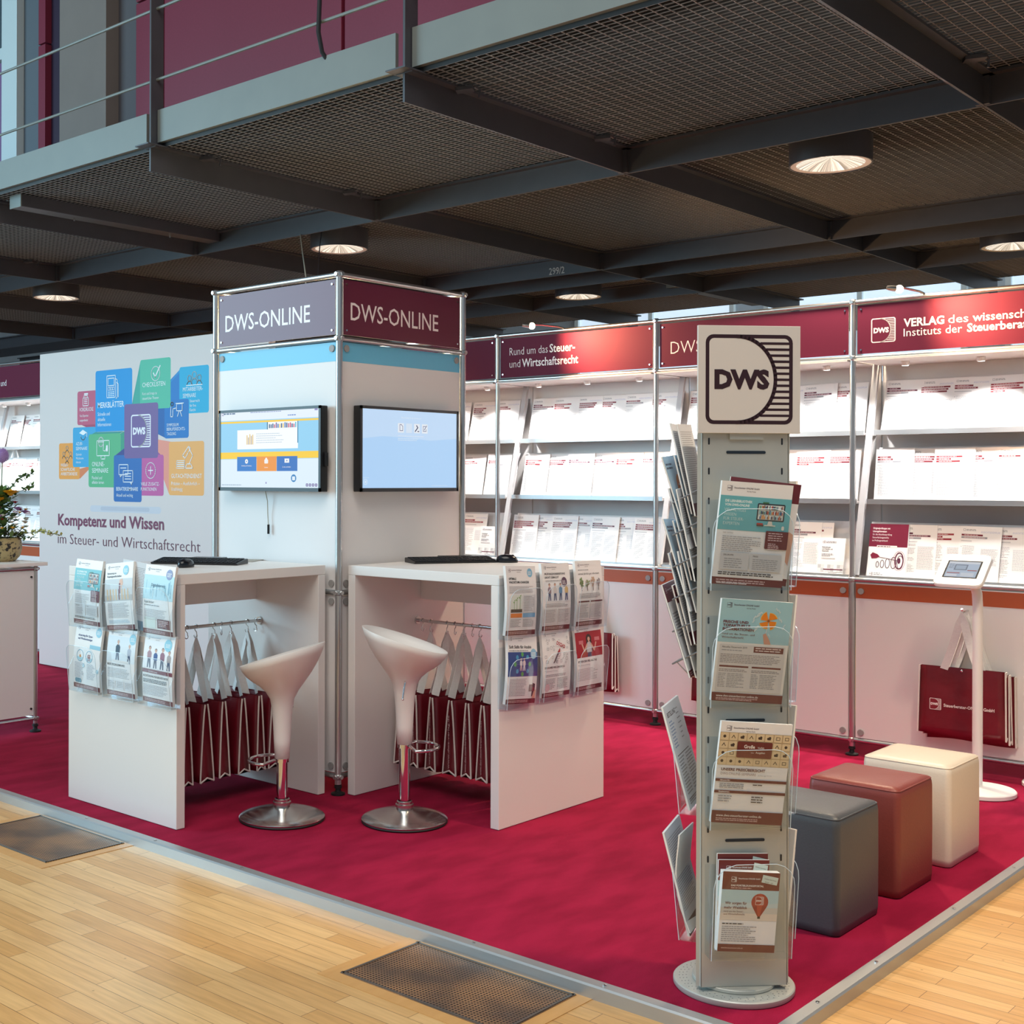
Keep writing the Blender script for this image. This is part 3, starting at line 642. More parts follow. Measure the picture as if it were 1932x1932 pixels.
    T(1.74, 1.51, .03, 'GUTACHTENDIENST', 0, .345); T(1.74, 1.46, .024, 'Präzise – Ausführlich –', 0, .325); T(1.74, 1.42, .024, 'Unabhängig')
    # pictograms
    c = S(240, 244, 246); k = .006
    p.orect(.94, 2.12, .11, .165, k, c); p.orect(.955, 2.21, .08, .055, k, c); p.stroke([(1.05, 2.26), (1.075, 2.25), (1.075, 2.12), (1.06, 2.11)], k, c); p.stroke([(1.065, 2.23), (1.088, 2.22), (1.088, 2.12)], k, c)
    for i in range(3):
        p.orect(.957+i*.028, 2.175, .022, .022, k*.7, c)
        for j in range(3): p.rect(.957+i*.028, 2.158-j*.014, .022, .006, c)
    p.ring(1.55, 2.27, .052, k, c); p.stroke([(1.525, 2.275), (1.545, 2.245), (1.605, 2.325)], .011, c)
    for x, y, r in ((1.945, 2.215, .02), (2.0, 2.235, .024), (2.055, 2.215, .02)): p.ring(x, y, r, k, c); p.ring(x, y-r*2.6, r*1.5, k, c, a0=0, a1=180)
    p.stroke([(1.91, 2.165), (2.09, 2.165)], k, c)
    p.orect(.62, 2.07, .075, .06, k, c); p.orect(.633, 2.13, .05, .018, k, c); p.rrect(.635, 2.155, .055, .012, .005, c)
    for i in range(3): p.rect(.635, 2.085+i*.014, .045, .005, c)
    p.poly([(.57, 1.86), (.62, 1.885), (.675, 1.862), (.625, 1.842)], c); p.ring(.622, 1.835, .03, k, c, a0=180, a1=360); p.stroke([(.675, 1.862), (.675, 1.83)], k, c)
    for x, y in ((.40, 1.745), (.355, 1.70), (.45, 1.70), (.40, 1.66)): p.ring(x, y, .015, k*.8, c); p.ring(x, y-.04, .022, k*.8, c, a0=0, a1=180)
    p.orect(.81, 1.68, .165, .115, k, c); p.ring(.865, 1.785, .036, k, c); p.stroke([(.829, 1.785), (.901, 1.785)], k*.7, c); p.ring(.865, 1.785, .017, k*.7, c, ry=.036); p.stroke([(.90, 1.78), (.895, 1.72), (.925, 1.715), (.94, 1.75)], k, c); p.rrect(.932, 1.71, .024, .05, .011, c); p.stroke([(.87, 1.68), (.865, 1.655), (.92, 1.655), (.915, 1.68)], k, c)
    p.orect(1.10, 1.535, .115, .075, k, c); p.stroke([(1.12, 1.535), (1.115, 1.515), (1.14, 1.535)], k, c); p.orect(1.155, 1.48, .12, .085, k, c); p.stroke([(1.24, 1.48), (1.262, 1.46), (1.26, 1.48)], k, c)
    for i in range(3): p.rect(1.175, 1.50+i*.02, .08, .006, c)
    p.rect(1.118, 1.582, .075, .006, c); p.ring(1.495, 1.565, .058, k, c); p.rect(1.465, 1.562, .06, .007, c); p.rect(1.4915, 1.535, .007, .06, c)
    for i in range(4): p.orect(1.80+.004*(i % 2), 1.58+i*.014, .09, .012, k*.7, c)
    p.stroke([(1.90, 1.58), (1.985, 1.58), (1.965, 1.61), (1.92, 1.61), (1.90, 1.58)], k, c); p.stroke([(1.945, 1.61), (1.985, 1.67), (1.94, 1.725)], k, c); p.stroke([(1.94, 1.735), (1.87, 1.67), (1.90, 1.65), (1.935, 1.69), (1.96, 1.72), (1.94, 1.735)], k, c)
    p.orect(1.80, 1.99, .065, .05, k*.9, c); p.stroke([(1.79, 2.043), (1.88, 2.043)], k, c); p.stroke([(1.83, 1.99), (1.81, 1.95)], k, c); p.stroke([(1.84, 1.99), (1.86, 1.95)], k, c); p.ring(1.745, 2.04, .014, k, c); p.stroke([(1.735, 2.02), (1.73, 1.95), (1.757, 1.95), (1.757, 2.005), (1.79, 2.01)], k, c)
    # headline
    p.text(.276, 1.137, .086, 'Kompetenz und Wissen', S(122, 60, 88), .022, w=1.38)
    p.text(.273, .990, .08, 'im Steuer- und Wirtschaftsrecht', S(104, 54, 76), -.012, w=1.80)
    return p
banner_art().build('printed_artwork', print_matt, bw, plane_fn((1.3299, 4.783, 0), (0, -1, 0), (0, 0, 1), (-1, 0, 0)), local=False, dz=.000014)
# ================================================================ DISPLAY WALLS WITH SHELVES
PXW = 2.5676
SHZ = (1.773, 1.388, .972)          # ledge heights, top shelf first
def bayframe(t, X, y1, y0, first):
    """one bay between posts y1 (left) > y0 (right)"""
    for y in ((y1, y0) if first else (y0,)):
        MB().tube([(X, y, .05), (X, y, ZT)], .0165, 12).build('post', alu, t, 1)
        for z in (ZT, ZL, ZM, ZB): node(MB(), X, y, z).build('connector', alu, t, 1)
        foot(MB(), X, y).build('foot', rubber, t, 1)
        MB().tube([(X, y, ZL), (X+.42, y, ZL)], .011, 8).build('cross_tube', alu, t, 1)
        b = MB().obox((X+.03, y-.017, .985), (.022, 0, 0), (0, .034, 0), (.285, 0, 1.18)).build('slanted_bracket', bracket_m, t)
    for z in (ZT, ZL, ZM, ZB): MB().tube([(X, y1, z), (X, y0, z)], .0125, 10).build('rail', alu, t, 1)
    o = Vector((X, y1, 0)); ux = Vector((0, -1, 0)); n = Vector((-1, 0, 0)); w = y1-y0
    p = MB().obox(o+ux*.02+Vector((0, 0, .10))+Vector((.006, 0, 0)), ux*(w-.04), n*.008, (0, 0, .845)).build('lower_panel', white_pan, t)
    MB().obox(o+ux*.02+Vector((-.0022, 0, .862)), ux*(w-.04), n*.001, (0, 0, .078)).build('orange_band', mat('orange_band', S(178, 84, 44), .45), p)
    m = MB(); [disc(m, o+ux*a+Vector((-.003, 0, z)), n) for a in (.05, w-.05) for z in (.13, .90)]; m.build('panel_fixing', fixing_m, p)
    MB().box(X+.40, X+.412, y0+.004, y1-.004, .95, 2.19).build('back_panel', white_pan, t)
    MB().box(X-.03, X+.42, y0+.02, y1-.02, 2.156, 2.164).build('canopy', white_pan, t)
    for z in SHZ:
        xf = X+.03+(z-.972)*.25
        MB().box(xf-.01, xf+.36, y0+.028, y1-.028, z-.012, z).build('ledge', white_pan, t)
        MB().box(xf-.014, xf-.010, y0+.028, y1-.028, z-.014, z+.014).build('ledge_lip', alu_flat, t)
        MB().obox((xf+.075, y0+.03, z+.002), (0, y1-y0-.06, 0), (.006, 0, 0), (.085, 0, .30)).build('leaning_board', white_pan, t)
    for k in range(3):
        y = y0+(y1-y0)*(.18+.32*k)
        MB().tube([(X+.16, y, 2.158), (X+.165, y, 2.135)], .022, 12).build('spot_head', white_pl, t, 1)
        MB().tube([(X+.165, y, 2.1345), (X+.165, y, 2.132)], .017, 12).build('led_disc', ledglow, t, 1)
        l = bpy.data.lights.new('shelf_spot', 'SPOT'); l.energy = 33; l.color = (1, .98, .96); l.spot_size = math.radians(105); l.spot_blend = .7; l.shadow_soft_size = .02
        lo = bpy.data.objects.new('shelf_spot', l); COL.objects.link(lo); lo.parent = t; lo.location = Vector((X+.10, y, 2.125))-t.location
        lo.rotation_euler = (0, math.radians(-12), 0)
def leaflet_page(R):
    p = Page().rect(-105, 0, 210, 297, WHT); c = R.choice([DRED, DRED, S(150, 40, 50), MAR])
    p.orect(-88, 272, 10, 10, 1.6, GRY); p.lines(-74, 278, 50, 2, 6, 3, GRY)
    if R.random() < .6: p.text(0, 262, 10, 'ANSICHTSEXEMPLAR', S(196, 200, 222), 0, w=96)
    n = R.randint(2, 4)
    for i in range(n):
        w = R.uniform(70, 170); p.rect(-96, 245-i*13, w, 9.5, c if i < n-1 or R.random() < .6 else GRY); p.lines(-82, 248-i*13, w-20, 1, 1, 3.4, S(222, 190, 190), seed=i)
    p.rect(-96, 241-n*13, R.uniform(50, 110), 6, LGR)
    p.lines(-86, 190, R.uniform(60, 84), 22, 7.4, 2.4, S(176, 172, 176), .6, seed=R.randint(0, 99)); p.lines(8, 176, 84, R.randint(8, 20), 7.4, 2.4, S(190, 188, 194), .2, seed=R.randint(0, 99))
    p.rect(-94, 186, 3, 3, INK); p.rect(-94, 96, 3, 3, INK)
    return p
def book_page(kind):
    p = Page()
    if kind == 'dart':
        p.rect(-105, 0, 210, 297, S(246, 246, 246)); p.rect(-105, 170, 210, 127, S(120, 26, 54))
        for i, s in enumerate(('Originalprüfungen mit', 'Lösungshinweisen', 'für die Abschlussprüfung', 'Steuerfachangestellte', 'im Prüfungsverbund')): p.text(-88, 268-i*17, 9, s, WHT, .02 if i < 2 else 0, sx=.8)
        p.rect(-60, 166, 110, 12, S(236, 226, 226)); p.lines(-56, 170, 100, 1, 1, 4, S(90, 60, 70))
        for i in range(5): p.ring(-50+i*24+i*i*1.6, 72+i*4, 7+i*2.3, 3.5, S(90, 60, 84), ry=16+i*5)
        p.ring(66, 96, 22, 6, S(110, 40, 70), ry=44); p.ring(66, 96, 32, 2, S(180, 150, 165), ry=54); p.circ(66, 96, 8, S(90, 30, 60), ry=16)
        p.stroke([(-60, 116), (66, 96)], 3, S(120, 90, 100)); p.poly([(-92, 124), (-80, 138), (-52, 128), (-40, 116), (-58, 106), (-84, 104)], S(128, 30, 56))
        p.logo(-90, 10, 18, S(80, 60, 80), S(246, 246, 246)); p.lines(-66, 22, 50, 2, 8, 4, GRY)
    else:
        p.rect(-74, 0, 148, 210, S(240, 240, 240)); p.logo(-58, 180, 15, S(90, 70, 90), S(240, 240, 240)); p.lines(-38, 188, 60, 2, 6, 3, GRY)
        for i, s in enumerate(('Rückstellungen', 'nach Handels- und', 'Steuerrecht')): p.text(-58, 154-i*11, 7, s, INK, .02, sx=.8)
        p.lines(-58, 118, 70, 3, 6, 3, GRY); p.rect(-58, 92, 80, 6, LGR)
        for i in range(8):
            for j in range(3): p.rect(-74+i*18.5, 18+j*20, 18.5, 20, [S(214, 214, 214), S(186, 188, 190), S(232, 232, 232)][(i*j+i+j) % 3])
        p.rect(-40, 28, 110, 6, S(96, 30, 54)); p.lines(-10, 10, 50, 1, 1, 3, GRY)
    return p
def leaflet(name, page, w, h, th, loc, lean, rz, lab, cat, group, tilt=0):
    """stands on its lower edge, leaning back; local x to the right, y into the wall"""
    t = thing(name, lab, cat, loc, rz, group); WM[t.name] = Matrix()
    ca, sa = math.cos(lean), math.sin(lean)
    def fn(x, y, d, q=.0006):
        xr = (x*math.cos(tilt)-y*math.sin(tilt))*.001; yr = (x*math.sin(tilt)+y*math.cos(tilt))*.001
        return Vector((xr, yr*sa-(d+q)*ca, yr*ca+(d+q)*sa))
    c = [fn(-w/2, 0, 0, 0), fn(w/2, 0, 0, 0), fn(w/2, h, 0, 0), fn(-w/2, h, 0, 0)]; off = Vector((0, ca, -sa))*th
    m = MB(); m.prism(c, off); m.build('paper_block' if th > .004 else 'paper', mat('paper_white', S(240, 238, 234), .6), t, local=True)
    page.build('printed_cover', print_m, t, fn, dz=.00004)
    return t
LEAF = {}
BAYN = {}
def fill_shelf(X, y1, y0, row, bay, n, specials=()):
    R = random.Random(bay*10+row); z = SHZ[row]; xf = X+.03+(z-.972)*.25
    w = y1-y0-.12; step = w/n; names = ('top', 'middle', 'lowest')
    for i in range(n):
        y = y1-.06-step*(i+.5)+R.uniform(-.006, .006)
        loc = (xf+.056+R.uniform(-.004, .012)*(i % 2), y, z+.002); lab = 'white leaflet with %s title bars, %s from left on %s shelf, %s'
        k = R.randint(0, 7); lean = .20+R.uniform(-.01, .02)
        lb = 'leaflet with dark red title bars, %s from left, %s shelf, %s' % (ORD[i], names[row], BAYN[bay])
        if (row, i) in specials: continue
        if k not in LEAF:
            LEAF[k] = leaflet('leaflet', leaflet_page(random.Random(k)), 210, 297, .003, loc, lean, -math.pi/2, lb, 'leaflet', 'leaflets on the wall shelves')
        else:
            o = copy_tree(LEAF[k]); o.location = loc; put(o, lb)
            o.rotation_euler = (0, R.uniform(-.02, .02), -math.pi/2+R.uniform(-.03, .03))
def dwall(name, lab, X, ys, heads, base):
    t = thing(name, lab, 'display wall', (X+.2, (ys[0]+ys[-1])/2, 0))
    for i, (a, b) in enumerate(zip(ys, ys[1:])):
        bayframe(t, X, a, b, i == 0)
        header('header_sign', t, (X, a-.025, ZL+.020), (0, -1, 0), (-1, 0, 0), a-b-.05, ZT-ZL-.040, heads[i])
    return t
Y0, SP = 1.0535, 1.2314
ys = [Y0+SP*k for k in (1, 0, -1, -2, -3)]
cw = S(238, 232, 232)
h2 = [lambda p: p.text(.075, .148, .051, 'Rund um das', cw, -.008, w=.315), lambda p: p.text(.405, .148, .053, 'Steuer-', S(250, 246, 244), .014, w=.20),
      lambda p: p.text(.075, .065, .051, 'und', cw, -.008, w=.09), lambda p: p.text(.18, .065, .053, 'Wirtschaftsrecht', S(250, 246, 244), .014, w=.45)]
h3 = [lambda p: p.text(.075, .077, .075, 'DWS-ONLINE', cw, -.012, w=.60)]
h4 = [lambda p: p.logo(.075, .055, .132, S(226, 214, 218), MAR), lambda p: p.text(.25, .13, .041, 'VERLAG', S(236, 224, 224), .03, w=.21), lambda p: p.text(.48, .13, .041, 'des', cw, .0, w=.10), lambda p: p.text(.602, .13, .041, 'wissenschaftlichen', S(252, 248, 246), .012, w=.47),
      lambda p: p.text(.25, .078, .041, 'Instituts der', cw, .0, w=.30), lambda p: p.text(.575, .078, .041, 'Steuerberater GmbH', S(252, 248, 246), .022, w=.52)]
dwall('display_wall', 'long white display wall with lit leaflet shelves and maroon header signs behind the tower', PXW, ys, [[], h2, h3, h4], 0)
for b, s in enumerate(('beside the tower', 'under the red-lit sign', 'behind the rotating rack', 'at the right edge', 'left of the banner wall')): BAYN[b] = s
for row in range(3): fill_shelf(PXW, ys[0], ys[1], row, 0, 5, ((2, 4),))
for row, n in zip(range(3), (6, 6, 7)): fill_shelf(PXW, ys[1], ys[2], row, 1, n)
for row, n in zip(range(3), (6, 6, 6)): fill_shelf(PXW, ys[2], ys[3], row, 2, n, ((2, 5),))
for row, n in zip(range(3), (6, 7, 7)): fill_shelf(PXW, ys[3], ys[4], row, 3, n, ((2, 0),))
xb = PXW+.03
leaflet('book', book_page('dart'), 210, 297, .02, (xb+.035, ys[3]-.155, .975), .20, -math.pi/2, 'book with maroon top and dart-and-target cover on the lowest shelf, right bay', 'book', 'books on the wall shelves')
leaflet('book', book_page('small'), 148, 210, .008, (xb+.03, ys[3]+.155, .975), .22, -math.pi/2, 'small grey-checked booklet on the lowest shelf just left of the dart book', 'book', 'books on the wall shelves')
leaflet('book', book_page('small'), 148, 210, .008, (xb+.03, ys[1]+.15, .975), .22, -math.pi/2, 'small grey-checked booklet on the lowest shelf beside the tower edge', 'book', 'books on the wall shelves')
leaflet('leaflet', leaflet_page(random.Random(77)), 210, 297, .003, (xb+.056, ys[1]+.30, .974), .2, -math.pi/2, 'white leaflet behind the small grey-checked booklet beside the tower', 'leaflet', 'leaflets on the wall shelves')
leaflet('leaflet', leaflet_page(random.Random(78)), 210, 297, .003, (xb+.056, ys[3]+.27, .974), .2, -math.pi/2, 'white leaflet half covered by the grey-checked booklet near the dart book', 'leaflet', 'leaflets on the wall shelves')
yl = [4.76+SP*2, 4.76+SP, 4.76]
yl = [7.22, 5.99, 4.76]
dwall('display_wall', 'lit display wall with maroon header at the left edge behind the flowers', 1.42, yl, [[], [lambda p: p.text(.42, .10, .052, 'und', cw, -.006, w=.09)]], 0)
for row in range(3): fill_shelf(1.42, yl[1], yl[2], row, 4, 6)
# arm spots lighting the headers
def armspot(y, target, lab, e=92):
    z = 2.475; x = 2.2
    t = thing('arm_spot', lab, 'spotlight', (2.55, y, 2.48), group='halogen arm spots on the header')
    MB().tube([(2.567, y, 2.492), (2.50, y, 2.496), (2.3, y, 2.49), (x, y, 2.482)], .006, 8).build('arm', alu, t, 1)
    d = (Vector(target)-Vector((x, y, z))).normalized()
    p = Vector((x, y, z))
    MB().tube([p-d*.05, p-d*.03, p-d*.005], [.010, .014, .015], 16).build('lamp_head', alu, t, 1)
    MB().sphere(p+d*.012, .021, 2).build('bulb', spotglow, t, 1)
    l = bpy.data.lights.new('arm_spot_lamp', 'SPOT'); l.energy = e; l.color = (1, .56, .27); l.spot_size = math.radians(125); l.spot_blend = .95; l.shadow_soft_size = .02
    o = bpy.data.objects.new('arm_spot_lamp', l); COL.objects.link(o); o.parent = t; o.location = p+d*.05-t.location; o.rotation_euler = d.to_track_quat('-Z', 'Y').to_euler()
armspot(.51, (2.56, .16, 2.42), 'small bright halogen arm spot shining on the two-line header')
armspot(-1.79, (2.56, -2.25, 2.40), 'small bright halogen arm spot shining on the emblem header at right')
# ================================================================ COUNTERS
def wallbag(*a): pass
def counter(mir, lab):
    """local a: along the leg-to-leg direction (0 at tower .. 1 far leg), b: depth; mir swaps x and y"""
    def P(x, y): return (y, x) if mir else (x, y)
    if mir: a0, a1, b0, b1 = -.94, -.03, .035, .84
    else: a0, a1, b0, b1 = -.913, -.03, .06, .885
    c = P((a0+a1)/2, (b0+b1)/2); t = thing('counter', lab, 'counter', (c[0], c[1], 0), group='white standing counters')
    def bx(u0, u1, v0, v1, z0, z1, bev=.002):
        p, q = P(u0, v0), P(u1, v1); return MB().box(p[0], q[0], p[1], q[1], z0, z1, bev)
    bx(a0, a1, b0, b1, 1.048, 1.093).build('worktop', white_lam, t)
    bx(a0, a0+.045, b0, b1, .002, 1.0475).build('side_panel', white_lam, t)
    bx(a1-.045, a1, b0, b1, .002, 1.0475).build('side_panel', white_lam, t)
    bx(a0+.0455, a1-.0455, .505, .525, .905, 1.0475, .001).build('modesty_panel', white_lam, t)
    p, q = P(a0+.046, .48), P(a1-.046, .48)
    MB().tube([(p[0], p[1], .80), (q[0], q[1], .80)], .0085, 12).build('hanging_rail', chrome_sat, t, 1)
    for u in (a0+.0455, a1-.0455):
        d = .007 if u < (a0+a1)/2 else -.007; p, q = P(u, .48), P(u+d, .48)
        MB().tube([(p[0], p[1], .80), (q[0], q[1], .80)], .02, 16).build('rail_flange', chrome_sat, t, 1)
    return t
counter(0, 'white standing counter left of the tower, keyboard on top, brochures on its side')
counter(1, 'white standing counter right of the tower, brochures on its right side')
# ================================================================ TOTE BAGS
def bag_parts(t, thick, seed, front=None, gus=None, W2=.2, top=-.285, bot=-.635):
    R = random.Random(seed); m = MB(); nz, ny = 9, 10
    def hw(z): k = (z-top)/(bot-top); return W2*(.97+.03*k)
    def ht(z): k = (z-top)/(bot-top); return .008+(thick/2-.008)*k**.75
    fr = []
    for s in (-1, 1):
        g = []
        for i in range(nz+1):
            z = top+(bot-top)*i/nz; row = []
            for j in range(ny+1):
                u = -1+2*j/ny; w = .004*math.sin(5*u+seed+i*.9)*math.sin(i*.7+s)*(1-abs(u))
                row.append(m.b.verts.new((s*ht(z)+w, u*hw(z), z+(.006*math.sin(3*u+seed) if i == nz else 0))))
            g.append(row)
        for i in range(nz):
            for j in range(ny): m.b.faces.new((g[i][j], g[i][j+1], g[i+1][j+1], g[i+1][j]))
        fr.append(g)
    for j in (0, ny):     # gussets folded inwards
        mid = [m.b.verts.new((0, fr[0][i][j].co.y*(1-.10*min(1, 1.4*(1-i/nz))), fr[0][i][j].co.z+(.02 if i == nz else 0))) for i in range(nz+1)]
        for i in range(nz):
            m.b.faces.new((fr[0][i][j], mid[i], mid[i+1], fr[0][i+1][j])); m.b.faces.new((mid[i], fr[1][i][j], fr[1][i+1][j], mid[i+1]))
    for j in range(ny): m.b.faces.new((fr[0][nz][j], fr[0][nz][j+1], fr[1][nz][j+1], fr[1][nz][j]))
    edges = [[v.co.copy() for v in [fr[s][i][j] for i in range(nz+1)]] for s in (0, 1) for j in (0, ny)]
    m.build('body', maroon_pvc, t, 2, local=True)
    for e in edges: MB().tube(e, .0042, 6).build('piping', piping, t, 1, local=True)
    for sg in (-1, 1):
        e1 = [edges[0][-1], edges[2][-1]] if sg < 0 else [edges[1][-1], edges[3][-1]]
        MB().tube([e1[0], (e1[0]+e1[1])/2+Vector((0, 0, .018)), e1[1]], .0042, 6).build('piping', piping, t, 1, local=True)
    for s in (-1, 1):
        mm = MB(); w = .019; pts = []
        for k in range(9):
            q = k/8; yy = -.085+.17*q; zz = top-.01+(0-top)*(1-abs(2*q-1)**1.35)
            pts.append(Vector((s*(.006+.010*abs(2*q-1)), yy*(.35+.65*abs(2*q-1)), zz)))
        V = []
        for k, c in enumerate(pts):
            d = (pts[min(8, k+1)]-pts[max(0, k-1)]).normalized(); tw_ = Vector((.35*math.sin(k*.8+seed), 1, 0)).cross(d); sd = Vector((s, 0, 0)).cross(d)
            sd = (sd.normalized()+Vector((.5*math.sin(seed+k*.4), 0, 0))).normalized()*w
            V.append((mm.b.verts.new(c+sd), mm.b.verts.new(c-sd), mm.b.verts.new(c-sd+Vector((s*.0016, 0, 0))), mm.b.verts.new(c+sd+Vector((s*.0016, 0, 0)))))
        for A_, B_ in zip(V, V[1:]):
            for k in range(4): mm.b.faces.new((A_[k], A_[(k+1) % 4], B_[(k+1) % 4], B_[k]))
        mm.b.faces.new(V[0]); mm.b.faces.new(V[-1][::-1])
        mm.build('handle', white_cloth, t, 1, local=True)
    if front:
        MB().sphere((-.0125, 0, top-.012), .007, 2, (.5, 1, 1)).build('press_stud', chrome, t, 1, local=True)
        p = Page(); p.logo(-.155, -.03, .058, S(238, 228, 224), S(128, 30, 42)); p.text(-.085, -.010, .015, 'Steuerberater-ONLINE GmbH', S(238, 228, 224), .02, w=.245)
        def fn(x, y, d):
            z = top+.55*(bot-top)+y; return Vector((-ht(z)-.0052-d, -x, z))
        p.build('front_lettering', print_m, t, fn, dz=.00003)
    if gus:
        p = Page().text(0, 0, .011, gus, S(206, 176, 174), .01, w=.25)
        p.build('side_lettering', print_m, t, lambda x, y, d: Vector((-.005+.0-y+.004, -W2*.985-.003-d, bot+.03+x)), dz=.00003)
def shook(loc, rz, lab, group):
    t = thing('hook', lab, 'hook', loc, rz, group); WM[t.name] = Matrix()
    pts = [(0, .011*math.cos(a)-.0, .011*math.sin(a)) for a in [math.radians(x) for x in range(200, -40, -30)]]
    pts += [(0, .008, -.016), (0, -.003, -.026)]+[(0, .004+.010*math.cos(a), -.042+.010*math.sin(a)) for a in [math.radians(x) for x in range(130, 380, 35)]]
    MB().tube(pts, .0022, 7).build('hook_wire', chrome_sat, t, 1, local=True); return t
BG = {}
def hang_bag(loc, rz, kind, seed, lab, group, **k):
    if kind in BG:
        o = copy_tree(BG[kind]); o.location = loc; o.rotation_euler = (0, 0, rz); put(o, lab, 'bag', group); return o
    t = thing('tote_bag', lab, 'bag', loc, rz, group); WM[t.name] = Matrix(); bag_parts(t, seed=seed, **k); BG[kind] = t; return t
R = random.Random(5)
lb = [-.79, -.685, -.585, -.475, -.365, -.26, -.155]
rb = [-.165, -.27, -.375, -.475, -.58, -.685, -.795]
lx = sorted(lb+[-.53, -.32, -.10]); ry = sorted(rb+[-.11, -.32, -.43], reverse=True)
for i, x in enumerate(lx):
    shook((x, .48, .80), R.uniform(-.35, .35), 'small S-shaped wire hook on the left counter rail, %s from its left end' % ORD[i], 'hooks on the counter rails')
for i, x in enumerate(lb):
    hang_bag((x, .48, .752), R.uniform(.02, .16), 'dark%d' % (i % 4), i, 'maroon tote bag with white piping under the left counter, %s from left' % ORD[i], 'tote bags under the left counter', thick=[.075, .055, .085, .065][i % 4])
for i, y in enumerate(ry):
    shook((.48, y, .80), -math.pi/2+R.uniform(-.35, .35), 'small S-shaped wire hook on the right counter rail, %s from the tower' % ORD[i], 'hooks on the counter rails')
for i, y in enumerate(rb):
    hang_bag((.48, y, .752), -math.pi/2+R.uniform(-.24, -.10), 'side%d' % (i % 3), 10+i, 'maroon tote bag with white piping under the right counter, %s from the tower' % ORD[i], 'tote bags under the right counter', thick=[.088, .064, .078][i % 3], gus=['www.dws-verlag.de', 'www.dws-steuerberater-online.de', 'www.dws-steuerberater-online.de'][i % 3])
# bags hanging on hooks in front of the display wall
def wall_group(y, where, n, seed):
    x = PXW-.012
    put(MB().tube([(x, y, .835), (x-.02, y, .835), (x-.075, y, .83), (x-.088, y, .85)], .006, 8).build('wall_hook', chrome_sat, None, 1), 'metal bag hook on the white panel %s' % where, 'hook', 'bag hooks on the display wall')
    for k in range(n):
        z = .835-.012*k*0; nm = ('front maroon tote bag with white emblem lettering', 'second maroon tote bag, turned a little', 'third maroon tote bag, nearest the wall')[k]
        hang_bag((x-.078+k*.029, y+(-.012*k), .832-.014*k), [0.02, -.05, .06][k], 'wall%d' % k, seed+k, '%s on the hook %s' % (nm, where), 'tote bags on the display wall', thick=[.04, .035, .03][k], front=(k == 0), W2=.215)
wall_group(-2.02, 'beside the tablet stand', 3, 30)
wall_group(-.70, 'behind the rotating rack', 2, 30)
wall_group(.28, 'behind the right counter', 2, 30)
# ================================================================ BROCHURE ART
def base(bgc=WHT, logo=True, foot=True, sub=''):
    p = Page().rect(-105, 0, 210, 297, bgc)
    if foot: p.rect(-105, 0, 210, 21, S(104, 38, 44)); p.lines(-92, 12, 150, 2, 6, 3, S(206, 176, 176), .2)
    return p
def brand(p, y=270, c=S(92, 72, 86), bgc=WHT):
    p.logo(-88, y, 15, c, bgc); p.text(-68, y+7, 4.6, 'Steuerberater-ONLINE GmbH', c, .01, w=74); p.text(-30, y-1, 3.6, 'Auf den Punkt.', c, 0); return p
def badge(p, x, y, r, c): p.circ(x, y, r, c); p.lines(x-r*.65, y+3, r*1.3, 3, 6, 2.6, WHT, .2); return p
def person(p, x, y, h, c, skin=S(214, 168, 146), hair=S(80, 56, 44), legs=S(70, 80, 110), sit=False):
    p.poly([(x-h*.14, y), (x-h*.10, y+h*.45), (x+h*.10, y+h*.45), (x+h*.14, y), (x+h*.05, y), (x, y+h*.3), (x-h*.05, y)], legs)
    p.poly([(x-h*.15, y+h*.40), (x-h*.16, y+h*.66), (x-h*.07, y+h*.76), (x+h*.07, y+h*.76), (x+h*.16, y+h*.66), (x+h*.15, y+h*.40)], c)
    p.circ(x, y+h*.88, h*.09, hair, 12); p.circ(x, y+h*.86, h*.075, skin, 12); p.poly([(x-h*.03, y+h*.74), (x+h*.03, y+h*.74), (x+h*.03, y+h*.8), (x-h*.03, y+h*.8)], skin)
def shelfpic(p, x, y, w, h, seed):
    R = random.Random(seed); p.rrect(x, y, w, h, 4, S(50, 58, 66)); p.rect(x+4, y+4, w-8, h-8, S(222, 226, 220))
    for r in range(3):
        yy = y+5+r*(h-8)/3; p.rect(x+4, yy-1.6, w-8, 1.8, S(190, 190, 184)); q = x+6
        while q < x+w-9:
            bw = R.uniform(2, 4); p.rect(q, yy, bw-.5, R.uniform(.5, .9)*(h-8)/3, R.choice([S(64, 110, 150), S(40, 80, 120), S(110, 160, 110), S(190, 70, 60), S(220, 150, 80), S(150, 190, 200), S(240, 240, 236), S(90, 60, 70)])); q += bw
    p.poly([(x+w*.4, y-12), (x+w*.6, y-12), (x+w*.56, y), (x+w*.44, y)], S(226, 220, 206)); p.rect(x+w*.3, y-14, w*.4, 3, S(226, 220, 206))
    p.rect(x+2, y-16, 20, 5, S(96, 60, 60)); p.rect(x+2, y-11, 18, 4, S(200, 70, 60)); p.rect(x+14, y+h, 18, 4, S(70, 120, 80)); p.rrect(x+w-6, y-24, 8, 12, 3.5, S(236, 230, 220))
TEAL = S(108, 184, 192)
